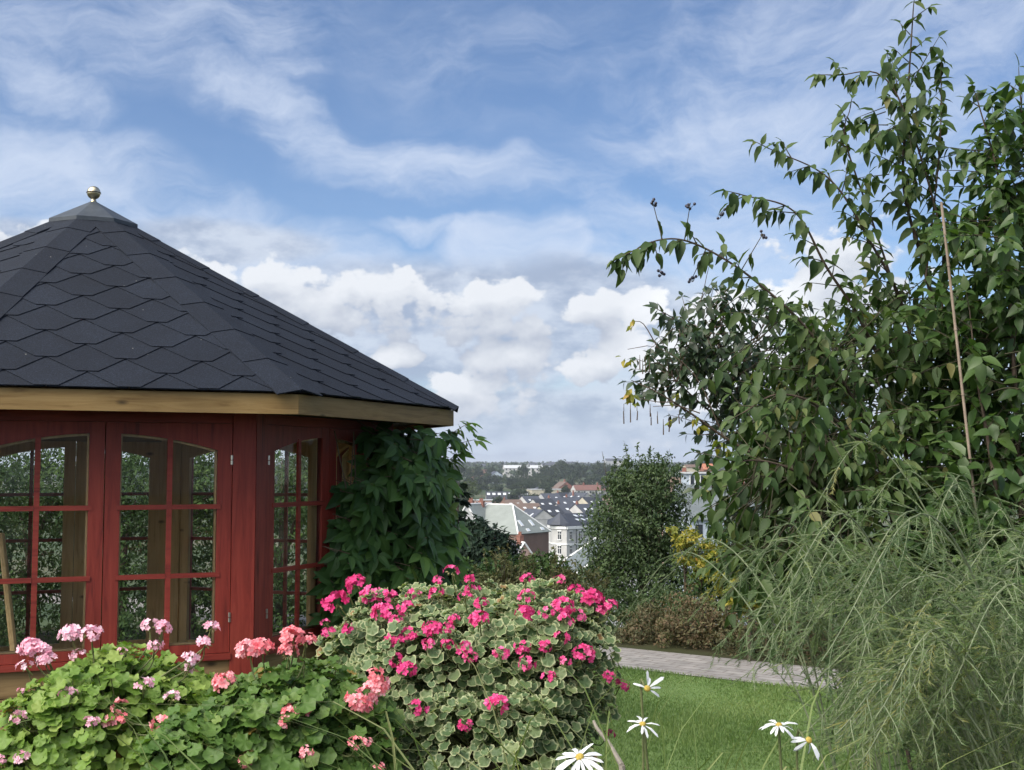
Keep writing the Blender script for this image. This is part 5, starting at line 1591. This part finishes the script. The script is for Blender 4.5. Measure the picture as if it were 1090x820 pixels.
# white corner building
Yw = 300
def white_block():
    zb = -26.5; ze = zpy(560, Yw); zr = zpy(547, Yw + 8)
    fp = [(583.5, 309), (588, 302), (603, 298.5), (672, 316), (672, 336), (583.5, 336)]
    P = [np.array([gx(px, Y), Y]) for px, Y in fp]
    root = empty("building", (P[2][0], P[2][1], zb), "white corner building with dark slate roof and tall narrow windows", "building")
    n = len(P)
    mb = MB()
    mb.add([(*p, zb) for p in P] + [(*p, ze) for p in P], [(i, (i+1) % n, (i+1) % n + n, i+n) for i in range(n)])
    mb.build("wall", WALL["white"], root)
    c = sum(P)/n
    co = MB()
    for i in range(3):
        a, b = P[i], P[i+1]; nr = np.array([(b-a)[1], -(b-a)[0]]); nr = nr/np.linalg.norm(nr)
        quad_box(co, a, b, ze - .75, ze - .05, nr, .28 + .01*i); quad_box(co, a, b, ze - 4.6, ze - 4.3, nr, .14 + .01*i); quad_box(co, a, b, ze - 8.2, ze - 7.95, nr, .14 + .01*i)
    co.build("cornice", M_trim, root)
    o = [p + (p-c)/np.linalg.norm(p-c)*.5 for p in P]
    rp0, rp1 = np.array([gx(601, 310), 310]), np.array([gx(668, 326), 326])
    rf = MB(); V = [(*p, ze) for p in o] + [(*rp0, zr), (*rp1, zr)]
    rf.add(V, [(0,1,6), (1,2,6), (2,3,7,6), (3,4,7), (4,5,6,7), (5,0,6)])
    ro = rf.build("roof", ROOF["dark"], root)
    # corner turret roof
    tp = np.array([gx(595.5, 303), 303]); tr_ = MB()
    ring = [(tp[0]+3.3*math.cos(t), tp[1]+3.3*math.sin(t), ze + .25) for t in np.linspace(0, 2*math.pi, 9)[:-1]]
    tr_.add(ring + [(tp[0], tp[1], zpy(545.5, 303))], [(i, (i+1) % 8, 8) for i in range(8)])
    tr_.build("turret_roof", ROOF["slate"], root)
    A, B, T0, T1 = np.array(V[2]), np.array(V[3]), np.array(V[6]), np.array(V[7])
    for u, vv in ((.18, .45), (.26, .45), (.34, .45), (.56, .45), (.64, .45), (.16, .78), (.24, .78), (.40, .78), (.48, .78)):
        c_ = (A+(B-A)*u)*(1-vv) + (T0+(T1-T0)*u)*vv
        x = (B-A)/np.linalg.norm(B-A); d = (T0-A); d = d - x*np.dot(d, x); d /= np.linalg.norm(d); nn_ = np.cross(x, d)
        MB().hexa([c_ + x*sx*.40 + d*sy*.62 + nn_*h for h in (-.02, .10) for sx, sy in ((-1,-1), (1,-1), (1,1), (-1,1))]).build("skylight", M_sky, ro)
    def wn(i, u, zt, ww, hh):
        a, b = P[i], P[i+1]; e = (b-a)/np.linalg.norm(b-a); nr = np.array([e[1], -e[0]])
        p = a + (b-a)*u
        m_ = MB(); quad_box(m_, p - e*ww/2, p + e*ww/2, zt-hh, zt, nr, .04); w_ = m_.build("window", M_win, root)
        m_ = MB(); quad_box(m_, p - e*.05, p + e*.05, zt-hh, zt, nr, .07); quad_box(m_, p - e*ww/2, p + e*ww/2, zt-hh*.36, zt-hh*.31, nr, .075)
        quad_box(m_, p - e*(ww/2+.15), p + e*(ww/2+.15), zt-hh-.22, zt-hh-.001, nr, .2)
        quad_box(m_, p - e*(ww/2+.15), p + e*(ww/2+.15), zt+.001, zt+.25, nr, .17); m_.build("frame", M_trim, w_)
    for zt in (ze - 1.35, ze - 4.85, ze - 8.4):
        wn(1, .5, zt, 1.05, 1.95)
        for u in (.06, .20, .27, .44, .58, .65, .82): wn(2, u, zt, .72, 1.9)
    dp = MB(); a, b = P[2], P[3]; q = a+(b-a)*.14; dp.tube(np.array([(q[0], q[1]-.12, zb), (q[0], q[1]-.12, ze-.8)]), .09, .09, 6); dp.build("drainpipe", M_win, root)
white_block()
house("plain grey roof with a white verge rising behind the bush at the rounded tree", 611, 165, 8, 12, 14, zpy(613, 165), zpy(580, 166), "grey", "greydark", 0, "e2", "house", "house", flash=True)

# terraces beyond
TER = [  # px, py eave, Y, ang, w, l, roof height, wall, roof, label
 (566, 553, 420, 25, 9, 13, 3.2, "white", "slate", "slate roofed house with a white gable just left of the white corner building"),
 (583, 549, 440, 30, 8, 12, 3.2, "cream", "dark", "dark roofed cream house behind the turret of the white corner building"),
 (602, 547, 455, 28, 9, 14, 3.4, "white", "slate", "slate roofed white terrace house behind the roof of the white corner building"),
 (622, 547, 450, 32, 8, 12, 3.3, "white", "slate", "white gabled terrace house left of the rounded tree"),
 (575, 541, 520, 24, 9, 15, 3.6, "white", "dark", "white house with dark roof in the second terrace row, left"),
 (592, 540, 540, 34, 10, 14, 3.8, "grey", "slate", "grey terrace house with twin chimneys in the second row"),
 (610, 539, 545, 26, 9, 16, 3.8, "white", "slate", "white terrace house in the middle of the second row"),
 (629, 539, 540, 30, 9, 14, 3.8, "cream", "dark", "cream terrace house at the right end of the second row"),
 (554, 545, 470, 20, 10, 14, 3.0, "tan", "brown", "brown roofed tan house above the hipped roof"),
 (541, 540, 560, 24, 9, 13, 3.2, "brick", "brown", "brown roofed brick house in front of the long glass roofed hall"),
 (562, 536, 610, 28, 9, 13, 3.4, "white", "slate", "white house with slate roof at the left of the third row"),
 (582, 534, 640, 22, 10, 16, 4.0, "grey", "slate", "grey house with long slate roof in the third row"),
 (600, 533, 650, 30, 9, 15, 4.0, "white", "dark", "white house with dark roof in the third row"),
 (618, 533, 640, 35, 9, 15, 4.0, "white", "slate", "white house with slate roof in the third row, right"),
 (636, 535, 620, 25, 9, 13, 4.0, "pink", "dark", "pinkish house with dark roof beside the rounded tree"),
]
for (px, py, Y, an, w, l, rh, wl, rf_, lb) in TER:
    ze = zpy(py, Y)
    house(lb, px, Y, an, w, l, ze, ze + rh, wl, rf_, 0, "e1" if an % 2 == 0 else "e2", "house", "house", "terrace houses below the far trees", (((.1, .5, .9, .6),) if len(lb) % 2 else ()), ((2, 2), (2, 2)), sky=((0 if an % 2 == 0 else 1, .3, .45, 1.1, 1.4), (0 if an % 2 == 0 else 1, .7, .45, 1.1, 1.4)), storey=2.9)
# bigger and farther buildings
house("long hall with a row of bright roof lights below the far trees", 518, 800, 4, 28, 16, zpy(533, 800), zpy(523.5, 805), "white", "dark", 0, "e1", "hall", "building", None, (), ((12, 1), (0, 0)), sky=[(0, (i+.5)/8, .72, 2.0, 2.2) for i in range(8)], winw=1.4)
house("low flat roofed brick shed above the grey roof", 504, 640, 10, 12, 10, zpy(533, 640), zpy(533, 640) + .2, "pink", "pale", 0, "e1", "shed", "building", None, (), ((3, 1), (0, 0)))
house("cream flat roofed hall in the middle distance", 566, 820, 12, 25, 18, zpy(521.5, 820), zpy(521.5, 820) + .3, "cream", "pale", 0, "e1", "hall", "building", None, (), ((0, 0), (0, 0)))
house("pale hipped roof house above the cream flat roofed hall", 569, 850, 10, 14, 10, zpy(521.5, 850), zpy(518, 855), "white", "slate", .8, "e1", "house", "house")
house("red roofed white house with bay fronts below the far tree row", 613, 900, 14, 27, 14, zpy(522, 900), zpy(516.5, 905), "white", "red", 0, "e1", "house", "house", None, ((.3, .5, 1.6, 1), (.7, .5, 1.6, 1)), ((6, 2), (0, 0)), winw=1.3)
house("brick house with pale gable beside the red roofed white house", 594, 920, 20, 14, 14, zpy(520, 920), zpy(513, 925), "red", "brown", 0, "e2", "house", "house", None, ((.5, .3, 1.6, 1),), ((2, 2), (2, 2)))
house("long white factory on the horizon above the trees", 537, 1500, 5, 48, 30, zpy(498.5, 1500), zpy(495.3, 1510), "white", "pale", 0, "e1", "factory", "building", None, (), ((10, 2), (0, 0)), winw=1.8, winh=1.8, storey=4.2)
house("dark red brick block between far trees", 504, 1300, 10, 15, 14, zpy(500, 1300), zpy(500, 1300) + .3, "brick", "brown", 0, "e1", "block", "building", None, (), ((4, 3), (0, 0)))
house("small blue grey house below the white factory", 523, 1150, 18, 11, 12, zpy(506, 1150), zpy(502, 1155), "blue", "slate", 0, "e2", "house", "house", None, (), ((2, 1), (0, 0)))
# on the right, beside the round tree
Yr = 150
house("blue grey slate roofed house with a wide white dormer right of the rounded tree", 734, Yr, 10, 9, 11, zpy(552, Yr), zpy(517, Yr+5), "blue", "greydark", 0, "e1", "house", "house", None, ((.95, .5, 1.2, .8),), ((4, 2), (0, 0)))
def dormer():
    root = empty("house", (gx(738, 158), 158, -14), "flat roofed blue grey attic storey with white mullions behind the slate roof", "house")
    X0, X1 = gx(734, 158), gx(772, 158)
    z0, z1 = -14, zpy(504.5, 158)
    MB().box(((X0+X1)/2, 162, (z0+z1)/2), X1-X0, 8, z1-z0).build("wall", WALL["blue"], root)
    MB().box(((X0+X1)/2, 162, z1+.12), X1-X0+.7, 8.7, .22).build("roof", ROOF["pale"], root)
    for i in range(7):
        x = X0 + (X1-X0)*(i+.5)/7
        w = MB().box((x, 157.96, z1-1.05), .42, .12, 1.5).build("window", M_win, root)
        MB().box((x-.3, 157.93, z1-1.0), .10, .16, 1.7).build("frame", M_trim, w)
dormer()
house("brick gable with a chimney between the rounded tree and the blue grey house", 727, 170, 30, 3.4, 6, zpy(524, 170), zpy(509, 173), "pink", "brown", 0, "e2", "house", "house", None, ((.5, .3, 1.0, .7),))
house("orange roofed house far off above the blue grey house", 749, 500, 8, 4.5, 6, zpy(499.5, 500), zpy(494, 505), "red", "orange", 0, "e1", "house", "house")
house("low cream building far off right of the rounded tree", 731, 560, 5, 11, 9, zpy(497.5, 560), zpy(494.8, 565), "cream", "brown", 0, "e1", "building", "building")

# far trees, each with trunk and crown
M_far = mat_leaf("far tree foliage", [(0, (.020, .036, .020)), (.5, (.034, .055, .026)), (1, (.060, .085, .036))], .6, .15, .1)
M_far2 = mat_leaf("light far tree foliage", [(0, (.045, .070, .024)), (.5, (.075, .105, .035)), (1, (.12, .15, .05))], .6, .15, .1)
FT = [  # px, py middle, Y, rx, ry, label
 (497, 503, 1150, 9, 9, "broad far tree at the left end of the horizon, beside the creeper"), (508, 502, 1180, 8, 9, "far tree left of the dark red brick block"),
 (501, 521, 560, 13, 12, "light green rounded tree above the grey roof"), (519, 509, 1080, 8, 7, "far tree below the dark red brick block"), (511, 511, 1060, 9, 7, "low far tree left below the dark red brick block"), (529, 511, 1050, 8, 6, "far tree in front of the small blue grey house"),
 (523, 500, 1250, 5, 4, "small far tree before the white factory"), (543, 512, 1020, 10, 8, "far tree left of the middle of the wooded ridge"), (557, 509, 1060, 12, 9, "large far tree under the white factory's right end"), (570, 513, 1000, 12, 9, "far tree above the cream flat roofed hall"),
 (558, 500, 1200, 8, 7, "far tree touching the right end of the white factory"), (576, 502, 1150, 10, 9, "far tree at the left of the tall ridge group"), (589, 501, 1140, 8, 9, "tall round far tree left in the ridge group on the horizon"), (601, 499, 1130, 10, 11, "tallest round far tree of the ridge group on the horizon"),
 (617, 499, 1130, 10, 10, "round far tree in the middle of the ridge group on the horizon"), (635, 499, 1120, 12, 11, "wide far tree at the right of the ridge group on the horizon"), (650, 501, 1130, 9, 9, "far tree of the ridge group nearest to the rounded tree"), (609, 510, 1000, 10, 9, "lower far tree above the brick house with pale gable"),
 (627, 511, 1010, 10, 8, "lower far tree above the red roofed white house"), (601, 523, 800, 7, 8, "dark tree in front of the brick house with pale gable"), (643, 515, 950, 8, 8, "far tree right of the red roofed white house"), (588, 514, 980, 8, 7, "far tree above the third terrace row"),
 (743, 493, 900, 12, 4, "low far tree strip beyond the cream building on the right"), (760, 491, 950, 9, 5, "far tree behind the orange roofed house"), (547, 528, 720, 7, 5, "small tree right of the long hall"), (574, 538, 590, 6, 5, "small tree among the third terrace row"), (536, 549, 420, 6, 5, "small tree just above the hipped roof"), (495, 533, 420, 10, 9, "tree behind the grey gabled wing by the creeper")]
for (px, py, Y, rx, ry, lb) in FT:
    k = Y/FPX
    lobs = []
    for _ in range(9):
        lobs.append(plobe(px + rng.uniform(-.55, .55)*rx, py + rng.uniform(-.45, .6)*ry, Y + rng.uniform(-.5, .5)*rx*k, rx*rng.uniform(.4, .65), ry*rng.uniform(.42, .65)))
    c = at(px, py, Y); zb = float(gz(c[0], Y))
    light = "light" in lb
    foliage_tree("far_tree", lb, "tree", c, min(zb, c[2]-ry*k*1.1), lobs, 2600, M_far2 if light else M_far, (.9*k, 1.9*k), "trees of the town and the far ridge", rng.uniform(-.12, .12), .25*k*1.3, limb_to=.7)
RT = [(489, 500, 1000), (484, 508, 800), (480, 500, 900), (476, 514, 700), (492, 524, 600), (497, 512, 900), (513, 517, 850), (531, 519, 830), (548, 517, 840), (560, 516, 860), (580, 518, 830), (640, 508, 1050), (648, 516, 900), (553, 524, 760), (530, 531, 640), (488, 517, 800), (612, 527, 700), (566, 530, 690), (634, 527, 720), (595, 507, 1080), (583, 523, 780)]
for i, (px, py, Y) in enumerate(RT):
    k = Y/FPX; rx, ry = rng.uniform(7, 11), rng.uniform(4.5, 7)
    lobs = [plobe(px + rng.uniform(-.55, .55)*rx, py + rng.uniform(-.4, .5)*ry, Y, rx*rng.uniform(.4, .65), ry*rng.uniform(.45, .7)) for _ in range(7)]
    c = at(px, py, Y)
    foliage_tree("far_tree", "one of the hardly distinguishable dark trees filling the valley between the far roofs", "tree", c, min(float(gz(c[0], Y)), c[2]-ry*k), lobs, 1500, M_far, (.9*k, 1.8*k), "dark trees between the far roofs", rng.uniform(-.12, .1), .2*k, limb_to=.7)
# wooded ridge and horizon fill: a far-off wood that reads as one mass
fw = MB()
n = 30000
x = rng.uniform(-900, 900, n); y = rng.uniform(1250, 3800, n)
x[:9000] = rng.uniform(-700, 700, 9000); y[:9000] = rng.uniform(150, 1300, 9000)
keep = (np.sin(x*.013+y*.004)+np.sin(y*.009-x*.005)*.9+rng.normal(0, .5, n)) > .25
az_ = x/y
keep &= (y > 1250) | (az_ < -.075) | (az_ > .22)
x, y = x[keep], y[keep]; n = len(x)
P = np.stack([x, y, gz(x, y)], -1)
for q in range(6):
    leaves(fw, t_diamond(.9), P + rdir(n)*np.array([5, 5, 3.0])*np.minimum(1, y/700)[:, None] + UPV*(rnd(1, 7, n)*np.minimum(1, y/700))[:, None], rdir(n)+UPV*.3, rdir(n)+UPV, rnd(4, 8, n)*np.clip(y/900, .35, 1), np.clip(rng.normal(.45, .2, n), 0, 1))
o = fw.build("far_woods", M_far); tag(o, "far off woods scattered over the hills", "woods", kind="stuff")
# scattered far houses on the hillside
sc_ = [(585, 494.5, 2000, "white"), (592, 495.5, 1900, "cream"), (563, 495.5, 2100, "white"), (577, 496, 1850, "grey"), (645, 490.5, 2300, "grey"), (655, 491, 2300, "white"), (512, 496.5, 2000, "grey"), (531, 496, 2200, "cream"), (603, 493.8, 2400, "white")]
nm = ["pale speck of a house on the horizon above the third tree of the ridge", "cream far house on the horizon right of the white factory", "white far house right over the white factory roof", "grey far house between factory and ridge trees", "grey building on the horizon over the right ridge tree", "white building on the horizon next to the rounded tree", "grey far house left of the factory", "cream far house just over the factory's left end", "white far house over the tallest ridge tree"]
for (px, py, Y, wl), lb in zip(sc_, nm):
    ze = zpy(py, Y); house(lb, px, Y, 10, 16, 12, ze, ze + 4, wl, "slate", 0, "e1", "house", "house", "small far houses on the horizon")
# air
HAZE = True
if HAZE:
    m, nt = new_mat("pale air")
    vol = N(nt, "ShaderNodeVolumePrincipled")
    vol.inputs["Color"].default_value = (.80, .87, 1.0, 1); vol.inputs["Density"].default_value = HAZE_DENSITY
    vol.inputs["Anisotropy"].default_value = 0.2
    o_ = N(nt, "ShaderNodeOutputMaterial"); nt.links.new(vol.outputs[0], o_.inputs["Volume"])
    zlo = float(Z.min()) - 1; zhi = 70
    hz = MB().box((0, 4500, (zlo+zhi)/2), 14400, 9300, zhi-zlo).build("haze", m)
    tag(hz, "thin pale air between the garden and the hills", "haze", kind="stuff")
